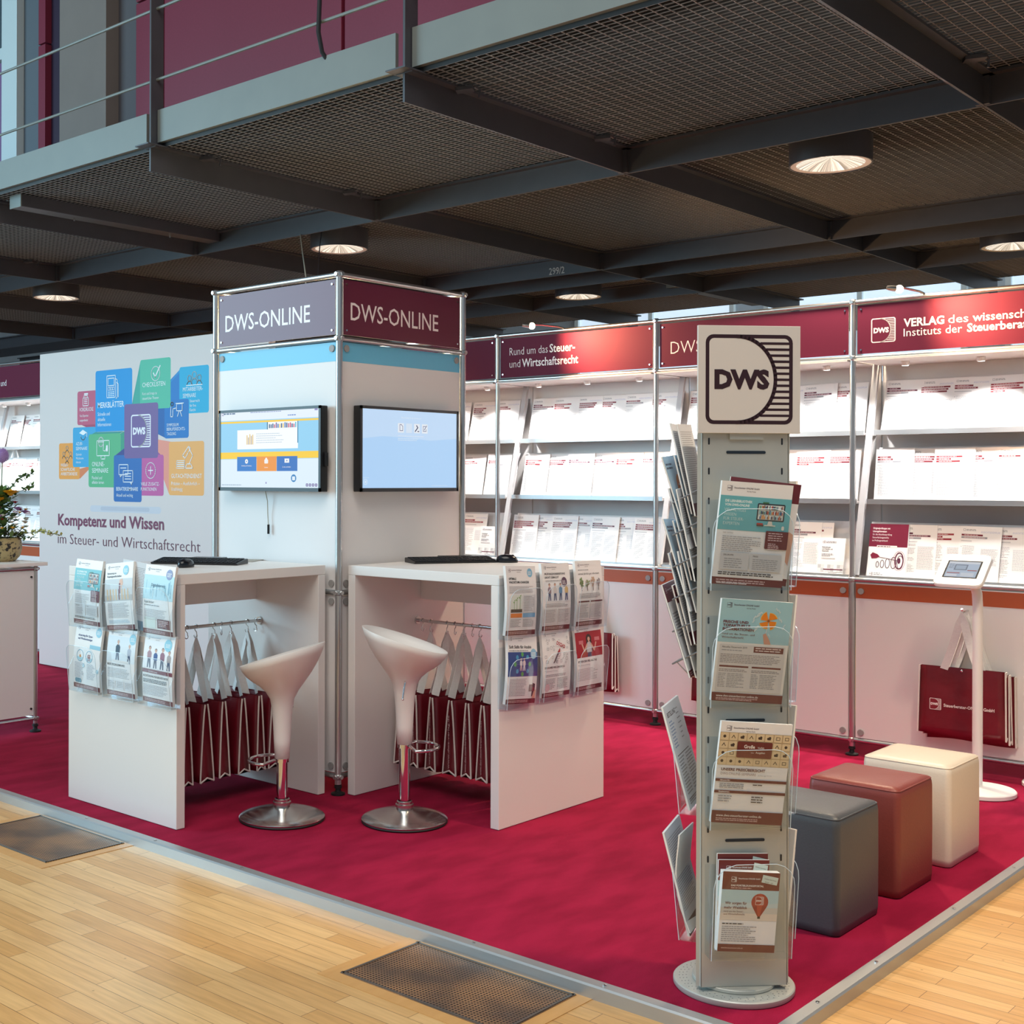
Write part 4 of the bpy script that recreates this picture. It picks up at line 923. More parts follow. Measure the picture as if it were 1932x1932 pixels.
def pA():
    p = brand(base()); p.rect(-105, 158, 210, 98, TEAL)
    for i, s in enumerate(('DIE LERNBIBLIOTHEK', 'VON DWS-ONLINE')): p.text(-90, 238-i*11, 6.6, s, S(236, 244, 240), .03, sx=.86)
    for i, s in enumerate(('VIELFÄLTIGES', 'WISSEN', 'FÜR STEUER-', 'EXPERTEN')): p.text(-90, 212-i*13, 8.6, s, S(226, 240, 236), -.01, sx=.84)
    shelfpic(p, 6, 190, 82, 50, 4); p.rrect(38, 110, 67, 52, 3, S(104, 38, 48)); p.lines(46, 154, 44, 4, 6.5, 2.6, S(216, 186, 190), .3); p.lines(48, 124, 34, 4, 5, 2.4, S(216, 186, 190), .5)
    p.text(-88, 148, 3.6, 'IHRE VORTEILE', GRY, .01); p.lines(-88, 138, 116, 8, 5.6, 2.4, S(168, 164, 166), .3); p.rect(-88, 44, 84, 50, LGR); p.rect(0, 44, 92, 50, LGR)
    p.text(-80, 84, 4.4, 'ZIELGRUPPE', INK, .01); p.text(8, 84, 4.4, 'PREISE', INK, .01); p.lines(-76, 74, 56, 5, 6, 2.4, GRY, .5); p.lines(8, 76, 76, 6, 5.4, 2.2, GRY, .3); p.lines(-90, 34, 170, 2, 5.4, 3, INK, .2)
    p.text(-92, 3, 4.6, 'www.dws-steuerberater-online.de', WHT, .02, w=90)
    return p
def pB():
    p = brand(base()); p.text(-88, 248, 8, 'Besteuerung von', INK, .02); p.text(-88, 234, 8, 'Kapitalgesellschaften', INK, .02, w=108); p.rect(-105, 128, 210, 98, S(206, 210, 212)); p.rect(-105, 128, 210, 26, S(188, 186, 184))
    for i in range(8): p.poly([(-86+i*22, 132), (-76+i*22, 132), (-80+i*22, 180), (-90+i*22, 180)], S(222, 182, 132) if i != 4 else S(120, 32, 48))
    p.poly([(2, 180), (8, 222), (30, 226), (34, 206), (22, 178), (14, 196)], S(226, 178, 150)); p.rect(4, 160, 11, 46, S(120, 32, 48))
    badge(p, 52, 262, 21, S(132, 196, 216)); p.lines(-84, 116, 160, 12, 5.6, 2.4, S(176, 172, 176), .2); p.lines(-84, 40, 160, 3, 5.6, 2.4, S(170, 200, 220), .2); return p
def pC():
    p = brand(base()); p.rect(-105, 150, 210, 104, S(186, 222, 232)); R = random.Random(4)
    for i in range(20): x = R.uniform(-90, 86); p.rect(x, R.uniform(156, 190), R.uniform(2, 6), R.uniform(20, 58), R.choice([S(150, 196, 212), S(210, 234, 240), S(120, 170, 196)]))
    p.text(-50, 206, 12, 'Digitalisierung', S(46, 92, 124), .01, w=96); badge(p, 68, 262, 22, S(130, 138, 180)); p.text(-92, 134, 9, 'Digital denken!', INK, .01); p.lines(-92, 122, 110, 1, 5, 4, GRY); p.lines(-92, 104, 160, 8, 6, 2.4, S(180, 178, 182), .3); p.rect(-92, 26, 80, 46, S(226, 238, 230)); p.rect(0, 28, 92, 40, S(104, 38, 48)); p.lines(8, 58, 70, 4, 7, 3.4, S(216, 190, 190), .3); return p
def pD():
    p = brand(base()); p.text(-80, 240, 9, 'eLearning für Quer-', S(40, 60, 120), .02, w=116); p.text(-80, 225, 9, 'und Wiedereinsteiger', S(40, 60, 120), .02, w=116); badge(p, 78, 268, 22, S(150, 204, 224)); p.rect(20, 190, 84, 18, S(150, 204, 224))
    for x in (-52, 20): p.ring(x, 152, 26, 3, S(120, 180, 204)); p.poly([(x-22, 145), (x+22, 145), (x+16, 132), (x-16, 132)], S(176, 220, 232))
    p.circ(-50, 150, 7, S(230, 150, 60)); p.text(8, 140, 22, '§', S(150, 50, 60), .02); p.text(20, 140, 22, '§', S(150, 50, 60), .02)
    p.lines(-92, 116, 74, 11, 6.6, 2.6, S(176, 180, 190), .4); p.lines(4, 116, 74, 11, 6.6, 2.6, S(176, 180, 190), .4); badge(p, 86, 92, 10, S(150, 204, 224)); badge(p, -22, 108, 9, S(150, 204, 224)); p.rrect(-90, 26, 50, 20, 8, S(96, 150, 170)); return p
def pE():
    p = brand(base()); p.rect(-105, 152, 210, 112, S(226, 236, 242)); person(p, -24, 150, 104, S(44, 70, 90), hair=S(190, 190, 192)); person(p, 62, 150, 88, S(180, 190, 206), hair=S(206, 196, 180)); p.rect(-60, 150, 120, 10, S(230, 226, 222)); badge(p, 80, 258, 24, S(150, 206, 226))
    p.text(-98, 134, 9, 'NEUE SPEZIALSEMINARE', INK, .02, w=132); p.lines(-96, 120, 170, 7, 6.4, 2.6, S(176, 174, 178), .2)
    for i in range(3): p.rect(-96+i*64, 30, 58, 38, S(222, 222, 224)); p.lines(-92+i*64, 60, 48, 4, 7, 2.4, GRY, .4)
    return p
def pF():
    p = brand(base()); p.rect(-105, 146, 210, 120, S(244, 244, 246))
    for i, (x, c) in enumerate(((-62, S(176, 140, 150)), (-18, S(60, 90, 150)), (30, S(150, 100, 120)), (76, S(170, 160, 160)))): person(p, x, 150, 96-i % 2*8, c, hair=[S(90, 60, 44), S(60, 40, 36)][i % 2])
    badge(p, 62, 256, 26, S(142, 206, 226)); p.rect(-105, 128, 210, 16, S(118, 36, 54)); p.text(-60, 132, 6, '§ 20 Online-Seminar', WHT, 0); p.text(-98, 110, 8.4, 'BUCHFÜHRUNG FÜR BERUFSSTARTER', INK, .02, w=176); p.lines(-98, 98, 170, 3, 6, 3, INK, .2); p.lines(-98, 74, 170, 8, 5.8, 2.4, S(180, 178, 182), .2); return p
def pG():
    p = brand(base()); badge(p, 62, 268, 19, S(132, 190, 220)); p.text(-90, 238, 9, 'OPTIMALE', INK, .03); p.text(-90, 223, 9, 'WACHSTUMS-CHANCEN!', INK, .03, w=142); p.lines(-90, 208, 170, 6, 5.4, 2.4, S(176, 174, 178), .2); p.rect(-80, 98, 80, 74, S(230, 236, 226)); p.rect(-80, 98, 80, 14, S(70, 60, 54))
    for x, h in ((-56, 38), (-38, 48), (-16, 58)): p.stroke([(x, 112), (x+1, 112+h)], 2.4, S(90, 150, 60)); p.poly([(x, 112+h), (x+10, 116+h), (x+4, 108+h)], S(110, 170, 70)); p.poly([(x, 104+h), (x-10, 108+h), (x-3, 98+h)], S(110, 170, 70))
    p.rect(6, 96, 88, 78, S(222, 222, 222)); p.lines(12, 164, 74, 11, 6, 2.4, GRY, .3); p.rect(-80, 76, 80, 18, S(232, 130, 50)); p.rect(6, 76, 88, 18, S(120, 180, 220)); p.lines(-80, 66, 80, 6, 6, 2.4, GRY, .3); p.lines(8, 66, 80, 6, 6, 2.4, GRY, .3); return p
def pH():
    p = brand(base()); p.text(-88, 246, 8.6, 'PRÜFUNGSVORBEREITUNG', INK, .02, w=156); p.text(-88, 231, 8.6, 'LEICHT GEMACHT', INK, .02, w=106); p.lines(-84, 219, 120, 2, 7, 3, GRY, .2); p.rect(-96, 128, 200, 86, S(236, 238, 240))
    for i, (x, c) in enumerate(((-58, S(150, 130, 140)), (-16, S(220, 214, 210)), (26, S(100, 150, 190)), (70, S(226, 190, 120)))): person(p, x, 132, 80, c, legs=S(70, 90, 130), hair=[S(60, 46, 40), S(130, 84, 50)][i % 2])
    badge(p, 56, 214, 21, S(96, 66, 88)); p.lines(-90, 116, 170, 3, 6, 2.6, GRY, .2); p.rect(-98, 26, 94, 70, S(220, 216, 214)); p.rect(4, 26, 96, 70, S(220, 216, 214)); p.lines(-92, 88, 80, 9, 6.4, 2.4, GRY, .3); p.lines(10, 88, 80, 9, 6.4, 2.4, GRY, .3); return p
def pI():
    p = brand(base()); p.text(-88, 234, 9.4, 'einmal jährlich gut informiert', INK, .0, w=170); p.lines(-88, 254, 100, 1, 5, 3, GRY)
    for x, c in ((-66, S(120, 150, 90)), (-22, S(150, 160, 110)), (24, S(206, 170, 140)), (68, S(160, 156, 160))):
        p.rect(x-2, 160, 4, 26, S(90, 70, 60)); R = random.Random(x)
        for k in range(14): a = R.uniform(0, 6.28); r = R.uniform(3, 17); p.circ(x+r*math.cos(a), 200+r*math.sin(a)*1.2, 5, c, 8)
        for a in (-.6, 0, .6): p.stroke([(x, 180), (x+24*math.sin(a), 206)], 1.6, S(96, 78, 70))
    p.lines(-90, 146, 170, 4, 6, 2.6, GRY, .2); p.rect(-96, 108, 86, 7, S(96, 36, 46)); p.rect(0, 108, 96, 7, S(96, 36, 46)); p.rect(-96, 30, 90, 74, S(214, 212, 212)); p.rect(0, 30, 96, 74, S(214, 212, 212)); p.lines(-90, 94, 76, 10, 6.2, 2.4, GRY, .3); p.lines(6, 94, 80, 10, 6.2, 2.4, GRY, .3); return p
def pJ():
    p = brand(base()); p.text(-96, 238, 12, 'Soft Skills für Azubis', INK, .02, w=158); p.lines(-96, 226, 140, 1, 5, 3.6, GRY); p.rect(-105, 118, 210, 104, S(52, 76, 140))
    for i in range(8): a = i*math.pi/4; p.circ(-4+52*math.cos(a), 170+42*math.sin(a), 9.5, [S(90, 170, 90), S(80, 160, 200)][i % 2]); p.stroke([(-4+14*math.cos(a), 170+12*math.sin(a)), (-4+40*math.cos(a), 170+32*math.sin(a))], 1, S(130, 150, 200))
    person(p, -14, 142, 58, S(226, 226, 230), legs=S(210, 190, 190)); person(p, 8, 142, 58, S(236, 220, 220), legs=S(226, 226, 230)); badge(p, 76, 214, 22, S(150, 200, 226)); p.lines(-90, 106, 120, 12, 6.4, 2.6, S(176, 174, 178), .3)
    p.rect(50, 52, 40, 30, S(104, 38, 48)); p.poly([(72, 30), (92, 30), (92, 84), (74, 88)], S(40, 44, 52)); p.poly([(76, 22), (100, 22), (100, 60), (86, 52)], S(222, 176, 150)); return p
def pK():
    p = brand(base()); R = random.Random(8)
    for i in range(36):
        x, y = R.uniform(-94, 94), R.uniform(146, 256); c = R.choice([S(150, 150, 156), S(120, 120, 128)]); k = R.random()
        if k < .4: p.ring(x, y, R.uniform(4, 8), 1.2, c, 10)
        elif k < .7: p.orect(x, y, R.uniform(8, 14), R.uniform(6, 12), 1.2, c)
        else: p.stroke([(x, y), (x+8, y+9), (x+14, y+2)], 1.3, c)
    p.rect(-2, 222, 66, 26, WHT); p.text(0, 232, 15, 'DSGVO', S(176, 44, 52), .04, w=66, rot=-.35); p.poly([(-30, 150), (-22, 150), (18, 196), (10, 202)], S(90, 84, 92)); p.poly([(4, 196), (24, 196), (26, 216)], S(176, 44, 52))
    p.text(-94, 128, 8, 'DER SICHERE WEG ZUM ERFOLG', INK, .03, w=150); p.text(-94, 113, 8, 'Mitarbeiterschulung', GRY, -.01, w=94); p.lines(-92, 98, 160, 2, 6.4, 3, GRY, .2); p.lines(-92, 80, 80, 8, 6.4, 2.6, GRY, .3); p.lines(2, 80, 80, 8, 6.4, 2.6, GRY, .3); p.circ(-70, 44, 17, S(222, 190, 196)); return p
def pL():
    p = brand(base()); p.rect(-105, 150, 210, 118, S(168, 30, 44)); p.poly([(-20, 230), (20, 230), (26, 176), (-26, 176)], S(60, 38, 34)); p.circ(0, 234, 22, S(60, 38, 34)); person(p, 0, 120, 132, S(206, 200, 204), hair=S(60, 38, 34)); p.stroke([(-16, 210), (-40, 180), (-56, 214)], 9, S(216, 170, 150)); p.stroke([(16, 210), (40, 180), (56, 214)], 9, S(216, 170, 150))
    p.rect(-80, 214, 34, 16, S(206, 120, 126)); p.rect(46, 222, 40, 16, S(206, 120, 126)); p.rect(-105, 21, 210, 131, WHT); p.text(-94, 130, 9, 'FIT FÜR DEN FIBU-ALLTAG', INK, .03, w=150); p.text(-94, 114, 8, 'Mitarbeiterschulung', GRY, -.01, w=94); p.lines(-94, 98, 160, 9, 6.4, 2.6, S(178, 174, 178), .25); return p
def pM():
    p = base(S(238, 232, 224), foot=True); p.rect(-105, 172, 210, 125, S(158, 200, 208)); brand(p, 272, S(92, 72, 86), S(158, 200, 208)); c = S(226, 168, 60)
    for k in range(4):
        a = k*math.pi/2+.3; q = [(38, 240)]
        for j in range(9): t_ = a+j*math.pi/21; q.append((38+(27-j*.5)*math.cos(t_), 240+(27-j*.5)*math.sin(t_)))
        p.poly(q, S(232, 132, 36)); p.stroke(q[1:], 1.8, S(246, 200, 100))
    p.circ(38, 240, 4, S(150, 90, 50)); p.stroke([(36, 216), (32, 190)], 1.4, S(236, 230, 226)); p.poly([(26, 200), (34, 204), (46, 186), (52, 172), (32, 172)], S(206, 150, 128))
    for x, y, h, r in ((0, 256, 18, -.9), (-2, 214, 16, -.6), (64, 266, 14, .8), (72, 240, 14, .6), (80, 222, 12, -.4), (-10, 238, 14, -.3), (44, 194, 9, .5)): p.text(x, y, h, '§', S(206, 222, 222), .02, rot=r)
    for i, s in enumerate(('FRISCHE UND', 'TOPAKTUELLE', 'INFORMATIONEN')): p.text(-94, 228-i*10.5, 7, s, S(112, 46, 52), .03, w=(74, 80, 92)[i])
    p.text(-94, 194, 5.4, 'rund um das Steuer- und', S(120, 60, 66), .005, w=96); p.text(-94, 184, 5.4, 'Wirtschaftsrecht.', S(120, 60, 66), .005, w=66)
    p.rrect(-97, 30, 194, 136, 3, S(214, 208, 204)); p.text(-90, 156, 5, 'Aktuelles Steuerrecht 2019', INK, .01, w=74); p.rect(4, 146, 88, 17, S(104, 38, 44)); p.lines(9, 157, 76, 2, 6.6, 3, S(226, 206, 200), .1); p.lines(-90, 148, 60, 1, 4, 2.4, GRY); p.lines(-92, 136, 178, 6, 4.6, 2, S(140, 132, 134), .15)
    for x in (-92, 4): p.rect(x, 100, 86, 5, S(104, 38, 44)); p.lines(x, 92, 84, 2, 4.4, 2, S(140, 132, 134), .2); p.lines(x, 80, 22, 9, 4.8, 2, GRY, .4); p.lines(x+26, 80, 52, 9, 4.8, 2, GRY, .5)
    p.rect(-105, 0, 210, 25, S(104, 38, 44)); p.text(-92, 13, 6.4, 'www.dws-steuerberater-online.de', WHT, 0, w=124); p.lines(-92, 8, 130, 2, 4, 2, S(206, 176, 176), .2); return p
def pN():
    p = brand(base()); p.rect(-105, 170, 210, 96, S(206, 178, 138)); R = random.Random(2); w = 26.2
    for r in range(4):
        for c_ in range(8):
            if r in (1, 2) and 2 <= c_ <= 5: continue
            x, y = -105+c_*w, 170+r*24; p.rrect(x+1, y+1, w-2, 22, 4, S(222, 198, 158)); k = R.randint(0, 3); q = S(70, 54, 46)
            if k == 0: p.circ(x+13, y+12, 4.5, q, 10)
            elif k == 1: p.orect(x+8, y+8, 10, 8, 1.6, q)
            elif k == 2: p.stroke([(x+8, y+8), (x+13, y+16), (x+18, y+8)], 2, q)
            else: p.circ(x+10, y+11, 3.6, q, 8); p.circ(x+15, y+13, 4, q, 8); p.rect(x+8, y+7, 10, 3, q)
    p.rrect(-52, 194, 103, 47, 3, S(112, 42, 40)); p.text(-32, 222, 9.6, 'Große', S(246, 238, 230), .02); p.text(8, 222, 5.6, 'Vielfalt', S(240, 230, 222), 0); p.text(-10, 208, 3, 'kleine', S(240, 230, 222), 0); p.text(4, 208, 5.6, 'Ausgaben', S(240, 230, 222), 0)
    p.text(-92, 154, 7.6, 'UNSERE PREISÜBERSICHT', S(92, 34, 40), .03, w=130); p.text(-92, 142, 7, 'DWS-ONLINE-SEMINARE', S(120, 84, 84), -.01, w=104); p.text(18, 142, 3.2, 'alle Preise zzgl. 19 % USt', GRY, 0)
    for y, s in ((122, 'Allround-Abo'), (88, 'Einzelseminare')): p.rect(-105, y, 210, 8, S(104, 38, 44)); p.text(-92, y+2, 4.2, s, WHT, .02)
    p.lines(-92, 114, 74, 3, 5.2, 2.4, GRY, .2); p.lines(6, 114, 30, 1, 5, 2.6, INK); p.lines(-92, 78, 40, 3, 7.4, 2.8, GRY, .2); p.lines(6, 78, 34, 3, 7.4, 2.8, INK, .1)
    p.rect(-105, 0, 210, 36, S(104, 38, 44)); p.text(-92, 19, 6.8, 'www.dws-steuerberater-online.de', WHT, 0, w=134); p.lines(-92, 12, 128, 2, 5, 2.2, S(206, 176, 176), .2); return p
def pO():
    p = Page().rect(-84, 0, 168, 232, WHT); p.rect(-84, 180, 168, 52, S(112, 42, 42)); p.logo(-58, 202, 15, WHT, S(112, 42, 42)); p.text(-38, 211, 4, 'Steuerberater-ONLINE GmbH', WHT, .01, w=64); p.text(-58, 190, 5, 'DAS FORTBILDUNGSPORTAL', WHT, .02, w=96); p.lines(-58, 184, 90, 1, 4, 2.4, S(206, 170, 170))
    p.poly([(34, 226), (80, 218), (76, 196), (30, 204)], S(206, 222, 214)); p.text(38, 213, 4.4, 'Online-Seminare', INK, 0, w=36, rot=-.17); p.text(40, 204, 4, 'Januar – Juli', INK, 0, rot=-.17)
    p.rect(-84, 140, 168, 40, S(180, 212, 218)); p.rect(-84, 112, 168, 28, S(206, 204, 196)); p.rect(-84, 92, 168, 20, S(226, 214, 200)); p.poly([(-84, 140), (-20, 146), (40, 139), (84, 144), (84, 130), (-84, 128)], S(196, 214, 216))
    p.circ(30, 146, 25, S(168, 56, 46)); p.poly([(8, 134), (52, 134), (34, 104), (26, 104)], S(150, 46, 40)); p.poly([(24, 170), (36, 170), (38, 134), (33, 106), (27, 106), (22, 134)], S(186, 74, 56)); p.rect(26, 98, 8, 6, S(60, 44, 40)); p.logo(17, 138, 24, S(240, 226, 220), S(168, 56, 46))
    p.text(-72, 138, 7.4, 'Wir sorgen für', S(120, 56, 56), .015, w=64); p.text(-74, 125, 7.4, 'mehr Weitblick', S(120, 56, 56), .015, w=68); p.text(-74, 115, 5, 'rund um das Steuer-', S(120, 76, 76), 0, w=58); p.text(-74, 107, 5, 'und Wirtschaftsrecht', S(120, 76, 76), 0, w=62)
    p.lines(-76, 80, 66, 1, 5, 3, INK); p.lines(-76, 72, 104, 8, 6, 2.2, GRY, .3); p.rect(-84, 0, 168, 22, S(112, 42, 42)); p.text(-74, 9, 4, 'www.dws-steuerberater-online.de', S(230, 206, 200), 0, w=64); return p
def pQ():
    p = base(); p.rect(-105, 240, 210, 57, S(104, 38, 50)); brand(p, 268, WHT, S(104, 38, 50)); p.rect(-105, 60, 210, 180, S(232, 232, 234)); p.poly([(20, 130), (60, 120), (70, 220), (34, 226)], S(36, 40, 48)); p.poly([(26, 140), (56, 132), (64, 206), (36, 212)], S(214, 226, 236)); p.poly([(40, 130), (100, 60), (105, 150), (66, 170)], S(222, 172, 150)); p.lines(-90, 200, 90, 9, 9, 4, GRY, .4); p.stroke([(-40, 90), (30, 110), (40, 70)], 5, S(40, 44, 54)); return p
def pR():
    p = Page().rect(-105, 0, 210, 297, S(238, 240, 244)); p.text(-84, 262, 13, 'BESTELLUNG', INK, .03, w=100, sx=.9); p.lines(-84, 246, 60, 9, 9, 4, S(150, 170, 200), .4); p.lines(20, 270, 40, 7, 14, 3.4, GRY, .5); p.rect(-84, 150, 150, 2.4, INK)
    for r in range(12): p.lines(-84, 140-r*9, 70, 1, 5, 3.4, GRY, .3, seed=r); p.lines(6, 140-r*9, 80, 1, 5, 3.4, GRY, .1, seed=r)
    p.rect(-84, 26, 160, 2, INK); p.lines(-84, 20, 120, 2, 7, 3, GRY); return p
def pS(c):
    p = Page().rect(-105, 0, 210, 297, S(214, 216, 220)); p.rect(-105, 0, 210, 40, c); p.lines(-90, 270, 170, 30, 7, 2.8, GRY, .2); return p
def pT():
    p = Page().rect(-105, 0, 210, 297, S(196, 222, 238)); p.circ(30, 190, 46, S(236, 140, 40)); p.lines(4, 200, 52, 3, 14, 6, S(250, 226, 200), .2); p.lines(-90, 268, 90, 2, 12, 6, S(90, 90, 110)); p.rect(-105, 0, 210, 60, S(240, 240, 242)); return p
# ================================================================ POCKETS AND BROCHURES
def brochure(name, page, w, h, th, loc, rz, prof, lab, cat, group, tilt=0.0, back=None, art=(210, 297)):
    """prof(y in mm)->distance in front of the wall (m); stands in a pocket"""
    t = thing(name, lab, cat, loc, rz, group); WM[t.name] = Matrix()
    def fn(x, y, d, q=.0005):
        X = (x*math.cos(tilt)+y*math.sin(tilt))*.001; Z = (y*math.cos(tilt)-x*math.sin(tilt))*.001
        return Vector((X, -(prof(y)+d+q), Z))
    m = MB(); ks = [h*i/8 for i in range(9)]; L = []
    for y in ks:
        a, b = fn(-w/2, y, 0, 0), fn(w/2, y, 0, 0); L.append([m.b.verts.new(v) for v in (a, b, b+Vector((0, th, 0)), a+Vector((0, th, 0)))])
    for A_, B_ in zip(L, L[1:]):
        for k in range(4): m.b.faces.new((A_[k], A_[(k+1) % 4], B_[(k+1) % 4], B_[k]))
    m.b.faces.new(L[0][::-1]); m.b.faces.new(L[-1])
    m.build('paper_block', mat('paper_white'), t, 1, local=True)
    ax, ay = w/art[0], h/art[1]; cu = [k/ay for k in ks[1:-1]]
    page.build('printed_cover', print_m, t, lambda x, y, d: fn(x*ax, y*ay, d), cuts=cu, dz=.00003)
    if back: back.build('printed_back', print_m, t, lambda x, y, d: fn(-x*ax, y*ay, -d, 0)+Vector((0, th+.0005, 0)), cuts=cu, dz=.00003)
    return t
def pocket(loc, rz, lab, group, w=.232, d=.05, h=.215, round_=.05):
    t = thing('acrylic_pocket', lab, 'brochure holder', loc, rz, group); WM[t.name] = Matrix()
    MB().box(-w/2, w/2, -.002, 0, 0, .26).build('back_plate', acr, t, local=True)
    MB().box(-w/2, w/2, -d, -.002, 0, .003).build('bottom_plate', acr, t, local=True)
    for s in (-1, 1):
        x = s*w/2; MB().prism([(x, -.002, .0), (x, -d, .0), (x, -d-.008, .10), (x, -d*.4, .17), (x, -.002, .20)], (-s*.0025, 0, 0)).build('side_wall', acr, t, local=True)
    hw = w/2; f = lambda x, z, o=0: Vector((x, -d-o-.008*min(1, z/.10)-.012*max(0, z-.1)/.1-.010*(1-(x/hw)**2), z))
    def zt(x):
        q = abs(x)-(hw-round_); return h if q <= 0 else h-round_+math.sqrt(max(0, round_**2-q*q))
    m = MB(); xs_ = [-hw+w*(.5-.5*math.cos(math.pi*i/12)) for i in range(13)]; G = []
    for o in (0, .0025): G.append([[m.b.verts.new(f(x, zt(x)*j/6, o)) for x in xs_] for j in range(7)])
    for g in G:
        for j in range(6):
            for i in range(12): m.b.faces.new((g[j][i], g[j][i+1], g[j+1][i+1], g[j+1][i]))
    rim = lambda g: g[0]+[g[j][12] for j in range(1, 7)]+g[6][::-1][1:]+[g[j][0] for j in range(5, 0, -1)]
    A_, B_ = rim(G[0]), rim(G[1])
    for i in range(len(A_)): m.b.faces.new((A_[i], A_[(i+1) % len(A_)], B_[(i+1) % len(A_)], B_[i]))
    m.build('front_shell', acr, t, 1, local=True)
    e = [f(x, zt(x), .0012) for x in xs_]
    MB().tube([f(-hw, 0, .0012)]+e+[f(hw, 0, .0012)], .0011, 5).build('edge', acr_edge, t, 1, local=True)
    return t
gl = 'acrylic pockets on the counters'; gb = 'brochures on the counter sides'
LT = [[('teal library brochure', pA), ('brochure with a hand setting down a red domino', pB), ('pale blue digital-themed brochure', pC)], [('brochure with two fishbowls', pD), ('brochure with a grey-haired man in suit', pE), ('brochure with four leaning young people', pF)]]
RT = [[('brochure with sprouting seedlings', pG), ('brochure with four people sitting in a row', pH), ('brochure with four seasonal trees', pI)], [('brochure with dark blue circle diagram', pJ), ('brochure with doodles and red pen', pK), ('brochure with long-haired woman on red', pL)]]
prof_c = lambda y: .030+.008*math.sin(y/297*math.pi)-.012*(y/297)**2
for r in range(2):
    for c in range(3):
        z = (.832, .535)[r]; rn = ('upper', 'lower')[r]; cn = ('far', 'middle', 'near')[c]; cn2 = ('near', 'middle', 'far')[c]
        ly = .685-.268*c; tl = [[.02, -.10, .02], [.03, .0, .02]][r][c]
        pocket((-.9135, ly, z-.012), -math.pi/2, 'clear acrylic pocket on the left counter side, %s row, %s end' % (rn, cn), gl)
        brochure('brochure', LT[r][c][1](), 210, 297, .012, (-.9155, ly, z), -math.pi/2, prof_c, LT[r][c][0]+' in a clear pocket, left counter side', 'brochure', gb, tl)
        rx = .14+.262*c; tr = [[.05, .03, .02], [.09, .03, .0]][r][c]
        pocket((rx, -.9405, z-.012), 0, 'clear acrylic pocket on the right counter side, %s row, %s end' % (rn, cn2), gl)
        brochure('brochure', RT[r][c][1](), 210, 297, .014, (rx, -.9425, z), 0, prof_c, RT[r][c][0]+' in a clear pocket, right counter side', 'brochure', gb, tr)
brochure('brochure', pS(S(60, 120, 150)), 190, 297, .004, (-.9155, .36, .842), -math.pi/2, lambda y: .010, 'pale brochure tucked behind the domino brochure, left counter side', 'brochure', gb, .08)
# ================================================================ KEYBOARDS, MICE
def keyboard(x, y, rz, lab):
    t = thing('keyboard', lab, 'keyboard', (x, y, 1.0935), rz, 'black keyboards on the counters'); WM[t.name] = Matrix()
    MB().prism([(0, -.075, 0), (0, -.08, .008), (0, .065, .024), (0, .075, .02), (0, .075, 0)], (.44, 0, 0)).build('base', black, t, local=True)
    bpy.data.objects[t.children[0].name].location.x = -.22
    m = MB()
    for r in range(6):
        yy = -.066+r*.0215; zz = .009+(yy+.08)*.11
        n = 20
        for k in range(n):
            if r == 0 and 4 < k < 9: continue
            xx = -.21+k*.021; m.box(xx, xx+.0175, yy, yy+.0175, zz, zz+.004)
    m.box(-.105, -.02, -.066, -.0485, .0105, .0145)
    m.build('keys', mat('key_black', S(34, 35, 38), .5), t, local=True)
    return t
keyboard(-.40, .55, math.radians(-60), 'black keyboard on the left counter, beside the mouse')
keyboard(.55, -.24, math.radians(-30), 'black keyboard on the right counter')
def mouse(x, y, rz, lab):
    t = thing('mouse', lab, 'mouse', (x, y, 1.0935), rz, 'black mice on the counters'); WM[t.name] = Matrix()
    m = MB(); rings = []; n = 18
    for k in range(7):
        f = k/6; sc = [1, 1.04, 1.0, .92, .76, .5, 0][k]; z = [0, .008, .018, .026, .033, .038, .040][k]
        rings.append([m.b.verts.new((.052*sc*math.cos(2*math.pi*i/n)-.006*f, .031*sc*math.sin(2*math.pi*i/n), z)) for i in range(n)] if sc else [m.b.verts.new((-.006, 0, z))])
    m.b.faces.new(rings[0][::-1]); m.skin(rings, n); m.build('shell', mat('mouse_black', S(20, 22, 28), .22), t, 2, local=True)
    MB().tube([(.026, -.004, .030), (.026, .004, .030)], .009, 12).build('scroll_wheel', mat('key_black'), t, 1, local=True); return t
mouse(-.60, .40, math.radians(20), 'black mouse on the left counter, in front of the keyboard')
mouse(.74, -.44, math.radians(-50), 'black mouse on the right counter, right of the keyboard')
def slab(name, x, y, rz, w, d, h, m, lab, cat):
    t = MB().box(-w/2, w/2, -d/2, d/2, 0, h, min(.003, h/3)).build(name, m, None); t.location = (x, y, 1.0935); t.rotation_euler = (0, 0, rz); return put(t, lab, cat)
slab('touchpad', -.20, .74, -1.05, .17, .12, .014, mat('grey_plastic', S(120, 124, 128), .4), 'flat grey touch pad behind the left keyboard', 'touch pad')
slab('mouse_pad', -.12, .60, -1.05, .22, .18, .003, noise_mat('patterned_pad', S(196, 190, 176), S(120, 116, 110), 120, .6), 'thin speckled mouse pad near the tower on the left counter', 'mouse pad')
slab('remote_control', .74, -.10, -.55, .17, .05, .02, black, 'black remote control lying behind the right keyboard', 'remote control')
slab('touchpad', .54, -.075, -.5, .17, .12, .012, mat('grey_plastic'), 'flat grey touch pad behind the right keyboard', 'touch pad')
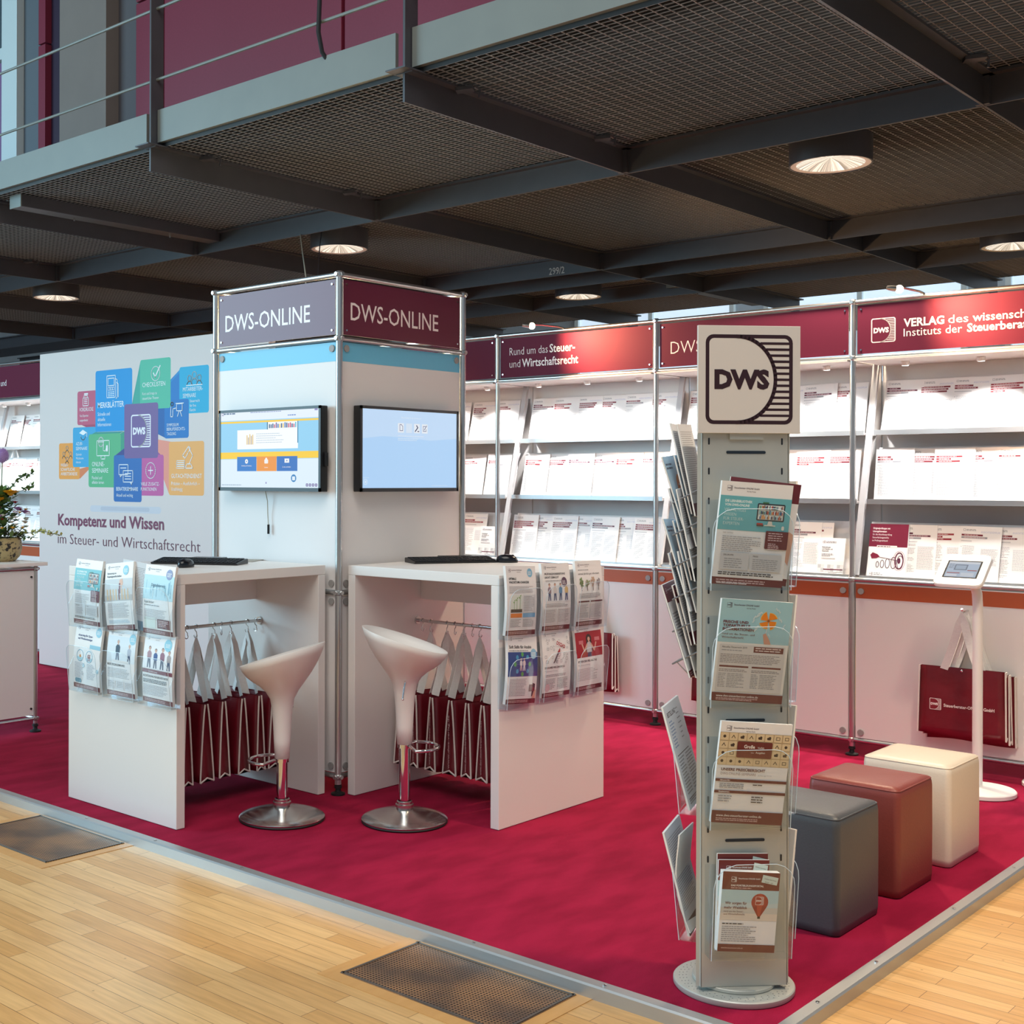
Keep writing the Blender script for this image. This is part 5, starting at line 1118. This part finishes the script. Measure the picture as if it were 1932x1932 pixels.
# ================================================================ BAR STOOLS
def stool(x, y, z0, hi, lab, side=1):
    """hi: compass angle of the raised back edge"""
    t = thing('bar_stool', lab, 'bar stool', (x, y, 0), hi, 'white bucket bar stools'); WM[t.name] = Matrix(); dz = z0-.342
    MB().lathe([(0, .001), (.186, .001), (.19, .006), (.186, .012)], n=48).build('base_ring', rubber, t, 1, local=True)
    MB().lathe([(.187, .010), (.19, .016), (.183, .022), (.15, .033), (.10, .045), (.05, .056), (.036, .062), (.036, .064), (.040, .067), (.040, .078), (.034, .082), (.034, .09), (.029, .094)], n=64).build('base', chrome_sat, t, 1, local=True)
    MB().lathe([(.0245, .088), (.0245, z0), (0, z0)], n=32).build('column', chrome, t, 1, local=True)
    MB().lathe([(.0, z0-.016), (.031, z0-.016), (.031, z0+.001), (0, z0+.001)], n=32).build('collar', chrome, t, 1, local=True)
    m = MB(); n = 48; rings = []
    prof = [(.033, .342, 0), (.037, .42, 0), (.041, .50, 0), (.046, .56, 0), (.054, .605, .02), (.074, .640, .06), (.103, .672, .12), (.134, .702, .19), (.162, .734, .24), (.184, .768, .275), (.198, .80, .30)]
    prof += [(.195, .802, .30), (.180, .778, .28), (.15, .752, .24), (.11, .735, .18), (.06, .728, .1)]
    for r, z, tl in prof:
        rings.append([m.b.verts.new((r*math.cos(2*math.pi*k/n)*math.cos(tl), r*math.sin(2*math.pi*k/n)*(.97 if r > .1 else 1), z+dz+r*math.cos(2*math.pi*k/n)*math.sin(tl))) for k in range(n)])
    m.skin(rings, n); m.b.faces.new(rings[0][::-1]); m.b.faces.new(rings[-1])
    m.build('seat', white_pl, t, 2, local=True)
    zz = z0-.006; pts = [(-.024, .03, zz)]+[(-.05-.10*math.sin(math.radians(a)), .105*math.cos(math.radians(a)), zz-.006) for a in range(0, 181, 12)]+[(-.024, -.03, zz)]
    MB().tube(pts, .0075, 12).build('foot_rest', chrome, t, 1, local=True)
    MB().tube([(.0, side*.06, .628+dz), (.0, side*.082, .622+dz), (.006, side*.094, .59+dz), (.010, side*.097, .555+dz)], .004, 10).sphere((.010, side*.097, .553+dz), .0055, 2).build('height_lever', chrome, t, 1, local=True)
    return t
stool(-.477, -.129, .270, math.radians(-64), 'white bucket bar stool with its high edge to the right, at the left counter', 1)
stool(-.134, -.549, .342, math.radians(133), 'taller white bucket bar stool with chrome lever, at the right counter')
# ================================================================ CUBE STOOLS
def cube(x0, w, m, lab, sh):
    t = thing('cube_stool', lab, 'cube stool', (x0+w/2, -2.365, 0), 0, 'leather cube stools in a row'); WM[t.name] = Matrix()
    mb = MB(); n = 8; h = .395; R_ = .022
    prof = [(.985, .004), (1, .03), (1.004, .2), (1.0, .36), (.99, .378), (.955, .391), (.8, .397), (.4, .401), (0, .402)]
    def ring(s, z):
        pts = []; a = w/2*s; r = min(.024, a*.4)
        for cx, cy, a0 in ((a-r, -a+r, -90), (a-r, a-r, 0), (-a+r, a-r, 90), (-a+r, -a+r, 180)):
            for i in range(6): q = math.radians(a0+18*i); pts.append(mb.b.verts.new((cx+r*math.cos(q), cy+r*math.sin(q), z)))
        return pts
    rings = [ring(s, z) if s else [mb.b.verts.new((0, 0, z))] for s, z in prof]; mb.skin(rings, 24); mb.b.faces.new(rings[0][::-1])
    mb.build('upholstery', m, t, 2, local=True)
    pts = []; a = w/2*.975; r = .024
    for cx, cy, a0 in ((a-r, -a+r, -90), (a-r, a-r, 0), (-a+r, a-r, 90), (-a+r, -a+r, 180)):
        for i in range(6): q = math.radians(a0+18*i); pts.append((cx+r*math.cos(q), cy+r*math.sin(q), .3855))
    MB().tube(pts, .0028, 6, closed=True).build('seam', m, t, 1, local=True)
    for sx in (-1, 1):
        for sy in (-1, 1): MB().lathe([(0, 0), (.012, 0), (.012, .005), (0, .005)], (sx*w*.36, sy*w*.36, .0005), 12).build('glide', rubber, t, local=True)
cube(-.215, .348, grey_leather, 'grey leather cube stool partly behind the rotating rack', 0)
cube(.306, .342, brown_leather, 'reddish brown leather cube stool between the grey and cream ones', 0)
cube(.812, .346, cream_leather, 'cream white leather cube stool beside the tablet stand', 0)
# ================================================================ ROTATING RACK
RC = (-.80, -2.475, 0); RZ = math.radians(-42)
rk = thing('brochure_rack', 'silver rotating brochure rack on round base with square emblem sign on top', 'brochure rack', RC, RZ)
WM[rk.name] = Matrix()
MB().lathe([(0, .001), (.172, .001), (.175, .005), (.175, .017), (.172, .020), (0, .020)], n=64).build('base_disc', rackmetal, rk, 1, local=True)
m = MB()
for rr, k in ((.157, 44), (.147, 42), (.137, 38)):
    for i in range(k): a = 2*math.pi*i/k; m.lathe([(.0018, 0), (.0018, .0008), (0, .0008)], (rr*math.cos(a), rr*math.sin(a), .0197), 5)
m.build('dimples', mat('dimple_grey', S(120, 122, 124), .5), rk, local=True)
MB().lathe([(0, .0205), (.118, .0205), (.12, .023), (.12, .030), (.118, .032), (0, .032)], n=56).build('swivel_disc', rackmetal, rk, 1, local=True)
def rotp(a):
    c, s = math.cos(a), math.sin(a); return lambda x, y, z: Vector((c*x-s*y, s*x+c*y, z))
HW = .1295
for k, nm in ((0, 'front_panel'), (1, 'right_panel'), (2, 'left_panel')):
    f = rotp(k*2*math.pi/3); m = MB()
    m.hexa([f(x, y, z) for z in (.033, 1.66) for x, y in ((-HW, -.085), (HW, -.085), (HW, -.082), (-HW, -.082))])
    for s in (-1, 1): m.hexa([f(x, y, z) for z in (.033, 1.66) for x, y in ((s*HW, -.085), (s*HW-s*.003, -.085), (s*HW-s*.004, -.070), (s*HW-s*.001, -.070))])
    pn = m.build(nm, rackmetal, rk, local=True)
    pg = Page(); z = 1.615
    while z > .40:
        for s in (-1, 1): pg.rrect(s*.109-.0026, z-.01, .0052, .020, .0026, S(24, 28, 36), 3)
        z -= .0865
    for z in (1.583, .805, .457): pg.rrect(-.058, z-.004, .118, .0085, .0042, S(28, 40, 52), 4)
    pg.build('slots', print_m, pn, lambda x, y, d, f=f: f(x, -.0853-d, y), dz=.00004)
MB().box(-.148, .156, -.104, -.094, 1.638, 1.949, .001).build('sign_board', mat('sign_cream', S(222, 214, 206), .45), rk, local=True)
MB().box(-.05, .05, -.094, -.082, 1.62, 1.70).build('sign_bracket', rackmetal, rk, local=True)
Page().logo(-.126, 1.664, .259, S(58, 40, 48), S(222, 214, 206)).build('emblem_print', print_sign, rk, lambda x, y, d: Vector((x, -.1043-d, y)), dz=.00004)
rkM = Matrix.Translation(Vector(RC)) @ Matrix.Rotation(RZ, 4, 'Z')
def rl(k, x, out, z): return tuple(rkM @ rotp(k*2*math.pi/3)(x, -.0855-out, z))
RZK = [RZ, RZ+2*math.pi/3, RZ-2*math.pi/3]
gp = 'acrylic pockets on the rotating rack'; gr = 'brochures on the rotating rack'
prof_r = lambda y: .022+.034*(y/297)
FR = [(1.198, pA, 'teal library brochure with book shelves, topmost on the rotating rack front'), (.862, pM, 'pale blue brochure with orange pinwheel, second on the rotating rack front'), (.512, pN, 'brochure with beige icon tiles, third on the rotating rack front')]
FRL = ['topmost', 'second', 'third']
for (z, pf, lb), q in zip(FR, FRL):
    pocket(rl(0, 0, .0005, z-.012), RZK[0], 'clear acrylic pocket on the rotating rack front, %s' % q, gp, w=.236, d=.044, h=.235, round_=.06)
    brochure('brochure', pf(), 210, 297, .012, rl(0, -.006, .003, z), RZK[0], prof_r, lb, 'brochure', gr, .07)
pocket(rl(0, 0, .0005, .130), RZK[0], 'clear acrylic pocket on the rotating rack front, lowest', gp, w=.236, d=.055, h=.285, round_=.07)
brochure('booklet_stack', pO(), 168, 232, .022, rl(0, -.014, .003, .150), RZK[0], lambda y: .043+.012*y/232, 'booklets with red hot-air balloon, lowest pocket on the rotating rack front', 'booklet', gr, .06, art=(168, 232))
brochure('booklet_stack', pO(), 150, 262, .006, rl(0, -.022, .003, .148), RZK[0], lambda y: .027+.004*y/232, 'second booklet stack standing behind the hot-air balloon booklets', 'booklet', gr, .03, art=(168, 232))
brochure('booklet_stack', pO(), 150, 276, .006, rl(0, -.018, .003, .148), RZK[0], lambda y: .012+.004*y/232, 'rearmost maroon-topped booklet behind the hot-air balloon booklets', 'booklet', gr, .02, art=(168, 232))
brochure('brochure', pQ(), 210, 297, .004, rl(0, .012, .003, 1.206), RZK[0], lambda y: .008+.030*y/297, 'maroon-topped brochure peeping out behind the topmost library brochure', 'brochure', gr, .115)
# right face
for i, (z, pf, lb) in enumerate(((1.20, pL, 'topmost'), (.86, pQ, 'second'), (.53, pR, 'third'), (.16, pQ, 'lowest'))):
    pocket(rl(1, 0, .0005, z-.012), RZK[1], 'clear acrylic pocket on the rotating rack right face, %s' % lb, gp, w=.236, d=.044, h=.235, round_=.06)
    brochure('brochure', pf(), 210, 297, .008, rl(1, 0, .003, z), RZK[1], lambda y: .026+.054*y/297, 'brochure edge-on in the right face of the rotating rack, %s' % lb, 'brochure', gr, .03)
# left face: two acrylic pockets below, wire pockets above
for z, pf, lb, a in ((.535, pR, 'white order form sheets leaning out of the left rack face, upper acrylic pocket', .080), (.165, lambda: pS(S(60, 46, 60)), 'curled magazine in the lowest left pocket of the rotating rack', .075)):
    pocket(rl(2, 0, .0005, z-.012), RZK[2], 'clear acrylic pocket on the rotating rack left face, %s' % ('upper' if z > .4 else 'lower'), gp, w=.236, d=.05, h=.225, round_=.06)
    brochure('brochure', pf(), 210, 297, .006, rl(2, 0, .003, z), RZK[2], lambda y, a=a: .025+a*(y/297), lb, 'brochure', gr, .02, back=pf())
brochure('brochure', pS(S(104, 38, 50)), 200, 280, .004, rl(2, .01, .003, .17), RZK[2], lambda y: .02+.05*(y/297)+.02*math.sin(y/297*4), 'second curled magazine in the lowest left pocket of the rotating rack', 'brochure', gr, -.05)
WT = [1.40, 1.305, 1.21, 1.115, 1.02, .925]
MG = [('grey printed magazine', lambda: pS(S(104, 38, 60))), ('pale blue booklet with orange disc', pT), ('dark-footed magazine', lambda: pS(S(40, 40, 48))), ('blue booklet with orange circle', pT), ('grey magazine with maroon foot', lambda: pS(S(110, 34, 50))), ('maroon-topped brochure', pQ)]
wr = MB()
for i, z in enumerate(WT):
    f = rotp(2*2*math.pi/3); P_ = lambda x, o, zz: f(x, -.0855-o, zz)
    MB().tube([P_(-.10, .0, z+.075), P_(-.105, .075, z+.035), P_(.105, .075, z+.035), P_(.10, .0, z+.075)], .0026, 7).build('wire_pocket', wire, rk, 1, local=True)
    MB().tube([P_(-.06, .0, z-.004), P_(-.06, .03, z-.006), P_(-.06, .072, z+.035)], .002, 6).tube([P_(.06, .0, z-.004), P_(.06, .03, z-.006), P_(.06, .072, z+.035)], .002, 6).build('wire_bottom', wire, rk, 1, local=True)
    nm, pf = MG[i]
    for k, (q, a) in enumerate(((.010, .048), (.024, .062))):
        brochure('magazine', pf() if k else pS(S(96, 36, 60)), 190, 270, .004, rl(2, [.012, -.008][(i+k) % 2], .002, z), RZK[2], lambda y, q=q, a=a, i=i: q+(a+.004+.016*(i % 2))*(y/270), '%s, %s, %s wire tier on the rotating rack left' % (nm, ('inner copy', 'outer copy')[k], ORD[i]), 'magazine', gr, [.03, -.02, .05][(i+k) % 3], back=pf())
# ================================================================ TABLET STAND
def tstand(x, y, lab):
    t = thing('tablet_stand', lab, 'tablet stand', (x, y, 0)); WM[t.name] = Matrix()
    MB().lathe([(0, .001), (.160, .001), (.163, .004), (.163, .020), (.158, .025), (.06, .034), (0, .036)], n=56).build('base', white_pl, t, 1, local=True)
    MB().box(-.09, -.05, .0, .03, .028, .036).build('cable_cover', white_pl, t, local=True)
    MB().tube([(0, .01, .03), (0, .01, .90), (-.004, .012, .96), (-.018, .018, 1.00), (-.04, .03, 1.03), (-.055, .04, 1.055)], [.0235]*3+[.022, .02, .018], 20).build('pole', white_pl, t, 1, local=True)
    up_ = Vector((.17, 0, .135)).normalized(); ux = Vector((0, -1, 0)); n = ux.cross(up_).normalized()
    if n.x > 0: n = -n
    c = Vector((-.075, .055, 1.075)); W_, L_ = .228, .222
    def rr(w, h, r, off):
        o = []
        for cx, cy, a0 in ((w/2-r, -h/2+r, -90), (w/2-r, h/2-r, 0), (-w/2+r, h/2-r, 90), (-w/2+r, -h/2+r, 180)):
            for i in range(7): q = math.radians(a0+15*i); o.append(c+ux*(cx+r*math.cos(q))+up_*(cy+r*math.sin(q))+n*off)
        return o
    m = MB(); rings = [[m.b.verts.new(p) for p in rr(W_*s, L_*s, .03, o)] for s, o in ((.94, -.022), (1, -.014), (1, .0), (.97, .005))]; m.skin(rings, 28); m.b.faces.new(rings[0][::-1]); m.b.faces.new(rings[-1])
    m.build('tablet_case', white_pl, t, 1, local=True)
    p = Page().rect(-80, -62, 160, 124, S(30, 34, 40)); p.rect(-72, -55, 144, 110, S(170, 190, 214)); p.rect(-72, 40, 144, 15, S(206, 214, 226)); p.rect(-40, -6, 60, 40, S(96, 116, 140)); p.rect(-34, 0, 48, 28, S(150, 172, 196)); p.lines(-66, 34, 24, 4, 9, 3, S(90, 100, 120)); p.rect(24, -10, 44, 6, S(150, 70, 80)); p.rect(-66, -30, 60, 6, S(150, 70, 80)); p.rect(0, -50, 60, 26, S(196, 206, 220)); p.rect(-66, -50, 50, 14, S(206, 214, 226)); p.circ(76, 0, 5, S(40, 42, 46)); p.circ(-76, 0, 5, S(40, 42, 46))
    p.build('tablet_screen', screen_dim, t, lambda x, y, d: c+ux*x*.001+up_*y*.001+n*(.0055+d), dz=.00003)
    return t
tstand(2.15, -2.211, 'white tablet stand with tilted screen behind the cream cube stool')
t = thing('floor_stand', 'white round floor base with grey post at the right picture edge', 'stand', (2.52, -2.44, 0)); WM[t.name] = Matrix()
MB().lathe([(0, .001), (.140, .001), (.143, .004), (.143, .018), (.136, .024), (0, .030)], n=48).build('base', white_pl, t, 1, local=True)
MB().lathe([(.05, .028), (.05, .23), (0, .23)], n=24).build('post', chrome_sat, t, 1, local=True)
# ================================================================ FLOWER COUNTER
fc = thing('counter', 'white panel counter with aluminium frame and flower arrangement at the left edge', 'counter', (-1.1, 2.64, 0))
MB().box(-2.2, -.115, 2.345, 2.93, .985, 1.006, .002).build('worktop', white_lam, fc)
MB().box(-2.15, -.19, 2.372, 2.38, .10, .955).build('front_panel', white_pan, fc)
MB().box(-.180, -.172, 2.39, 2.88, .10, .955).build('side_panel', white_pan, fc)
for x, y in ((-.18, 2.372), (-.18, 2.9), (-2.15, 2.372), (-2.15, 2.9)):
    MB().tube([(x, y, .05), (x, y, .975)], .0125, 12).build('post', alu, fc, 1)
    m = MB(); node(m, x, y, .968, .018); node(m, x, y, .08, .018); m.build('connector', alu, fc, 1); foot(MB(), x, y).build('foot', rubber, fc, 1)
for z in (.968, .08):
    for a, b in (((-.18, 2.372), (-2.15, 2.372)), ((-.18, 2.372), (-.18, 2.9)), ((-2.15, 2.9), (-.18, 2.9))): MB().tube([(a[0], a[1], z), (b[0], b[1], z)], .010, 8).build('rail', alu, fc, 1)
m = MB(); [disc(m, (-.21-.0, 2.372, z), (0, -1, 0), .006) for z in (.14, .92)]; m.build('panel_fixing', dark_gap, fc)
FX, FY, F0 = -.285, 2.62, 1.0065
fl = thing('flower_arrangement', 'mixed flower arrangement in speckled round pot with purple ball flower on top', 'flowers', (FX, FY, F0)); WM[fl.name] = Matrix()
MB().lathe([(0, .0), (.10, .0), (.128, .03), (.142, .075), (.138, .115), (.128, .14), (.12, .142), (.112, .12), (0, .115)], n=40).build('pot', pot_m, fl, 2, local=True)
R = random.Random(11); m = MB()
def leaf(mb, p, d, l, w):
    d = d.normalized(); s = d.cross(Vector((0, 0, 1))); s = s.normalized() if s.length > .1 else Vector((1, 0, 0)); n = s.cross(d)
    q = [p, p+d*l*.35+s*w, p+d*l*.7+s*w*.8-n*l*.05, p+d*l-n*l*.12, p+d*l*.7-s*w*.8-n*l*.05, p+d*l*.35-s*w]
    v = [mb.b.verts.new(x) for x in q]; c = mb.b.verts.new(p+d*l*.5-n*l*.06)
    for i in range(6): mb.b.faces.new((v[i], v[(i+1) % 6], c))
for i in range(520):
    a = R.uniform(0, 6.28); h = R.random()**.8; r = R.uniform(.02, .15)*(1.05-.55*h); p = Vector((r*math.cos(a), r*math.sin(a), .12+.30*h)); leaf(m, p, Vector((math.cos(a)*R.uniform(.2, 1), math.sin(a)*R.uniform(.2, 1), R.uniform(-.3, .8))), R.uniform(.035, .07), R.uniform(.010, .019))
o = m.build('foliage', leaf_m, fl, 1, local=True); o['kind'] = 'stuff'
m = MB()
for i in range(34):
    a = R.uniform(0, 6.28); m.tube([(.03*math.cos(a), .03*math.sin(a), .11), (.1*math.cos(a+.3), .1*math.sin(a+.3), .17+R.uniform(-.02, .05)), (.15*math.cos(a+.7), .15*math.sin(a+.7), .15+R.uniform(-.03, .04))], .0018, 4)
o = m.build('twigs', twig_m, fl, 1, local=True); o['kind'] = 'stuff'
def sprig(pts, n, l, nm, mm):
    m_ = MB(); pts = [Vector(p) for p in pts]; m_.tube(pts, .0016, 5); m_.build('stem', stem_m, fl, 1, local=True); m_ = MB()
    for i in range(n):
        f = R.random()*.9+.1; k = min(int(f*(len(pts)-1)), len(pts)-2); q = pts[k].lerp(pts[k+1], f*(len(pts)-1)-k); leaf(m_, q, Vector((R.uniform(-1, 1), R.uniform(-1, 1), R.uniform(-.5, 1))), l*R.uniform(.6, 1.2), l*.3)
    o_ = m_.build(nm, mm, fl, 1, local=True); o_['kind'] = 'stuff'
ri = Vector((.684, -.729, 0))
sprig([(.0, 0, .3), ri*.05+Vector((0, 0, .42)), ri*.13+Vector((0, 0, .50)), ri*.21+Vector((0, 0, .53))], 90, .032, 'leaf_sprig', leaf_m)
sprig([ri*.0+Vector((0, 0, .3)), ri*.06+Vector((0, 0, .40)), ri*.16+Vector((0, 0, .43)), ri*.22+Vector((0, 0, .46))], 64, .032, 'leaf_sprig', leaf_m)
sprig([ri*.05+Vector((0, 0, .16)), ri*.16+Vector((0, 0, .165)), ri*.27+Vector((0, 0, .18)), ri*.385+Vector((0, 0, .155))], 80, .026, 'leaf_sprig', palegreen_m)
sprig([ri*.04+Vector((0, 0, .17)), ri*.12+Vector((0, 0, .15)), ri*.24+Vector((0, 0, .14))], 40, .03, 'leaf_sprig', leaf_m)
m = MB()
for i in range(260):
    th = math.acos(1-2*(i+.5)/260); ph = i*2.39996; d = Vector((math.sin(th)*math.cos(ph), math.sin(th)*math.sin(ph), math.cos(th))); leaf(m, ri*.025+Vector((0, 0, .635))+d*.022, d, .026, .006)
m.sphere(ri*.025+Vector((0, 0, .635)), .036, 3); m.build('ball_flower', allium_m, fl, 1, local=True)
MB().tube([(0, 0, .15), ri*.02+Vector((0, 0, .4)), ri*.025+Vector((0, 0, .62))], .003, 6).build('stem', stem_m, fl, 1, local=True)
def bloom(p, r, mm, nm, n=14, up_=Vector((.2, -.3, .5))):
    m_ = MB(); p = Vector(p)
    for k in range(n):
        a = k*2.4; d = Vector((math.cos(a), math.sin(a), .5+.6*(k/n))); leaf(m_, p, d, r*(1-.3*k/n), r*.42)
    m_.sphere(p+Vector((0, 0, r*.2)), r*.35, 1); m_.build(nm, mm, fl, 1, local=True)
cv = Vector((-.73, -.68, 0))
bloom(ri*.095+cv*.07+Vector((0, 0, .40)), .062, yellow_m, 'yellow_flower', 20); bloom(ri*.03+cv*.11+Vector((0, 0, .36)), .06, yellow_m, 'yellow_flower', 20); bloom(ri*-.03+cv*.13+Vector((0, 0, .30)), .055, yellow_m, 'yellow_flower', 20)
for i in range(7): a = R.uniform(-3.1, -.3); q = R.uniform(.10, .15); bloom((q*math.cos(a), q*math.sin(a), R.uniform(.24, .36)), .024, red_m, 'red_flower', 8)
for i in range(7): a = R.uniform(-3.1, -.3); bloom((.155*math.cos(a), .155*math.sin(a), R.uniform(.20, .33)), .036, lilac_m, 'lilac_flower', 9)
for i in range(16): a = R.uniform(-3.1, -.2); bloom((.165*math.cos(a), .165*math.sin(a), R.uniform(.15, .28)), .022, whitefl_m, 'white_flower', 8)
for i in range(8): a = R.uniform(-3.1, -.2); bloom((.16*math.cos(a), .16*math.sin(a), R.uniform(.2, .32)), .02, yellow_m, 'small_yellow_flower', 7)
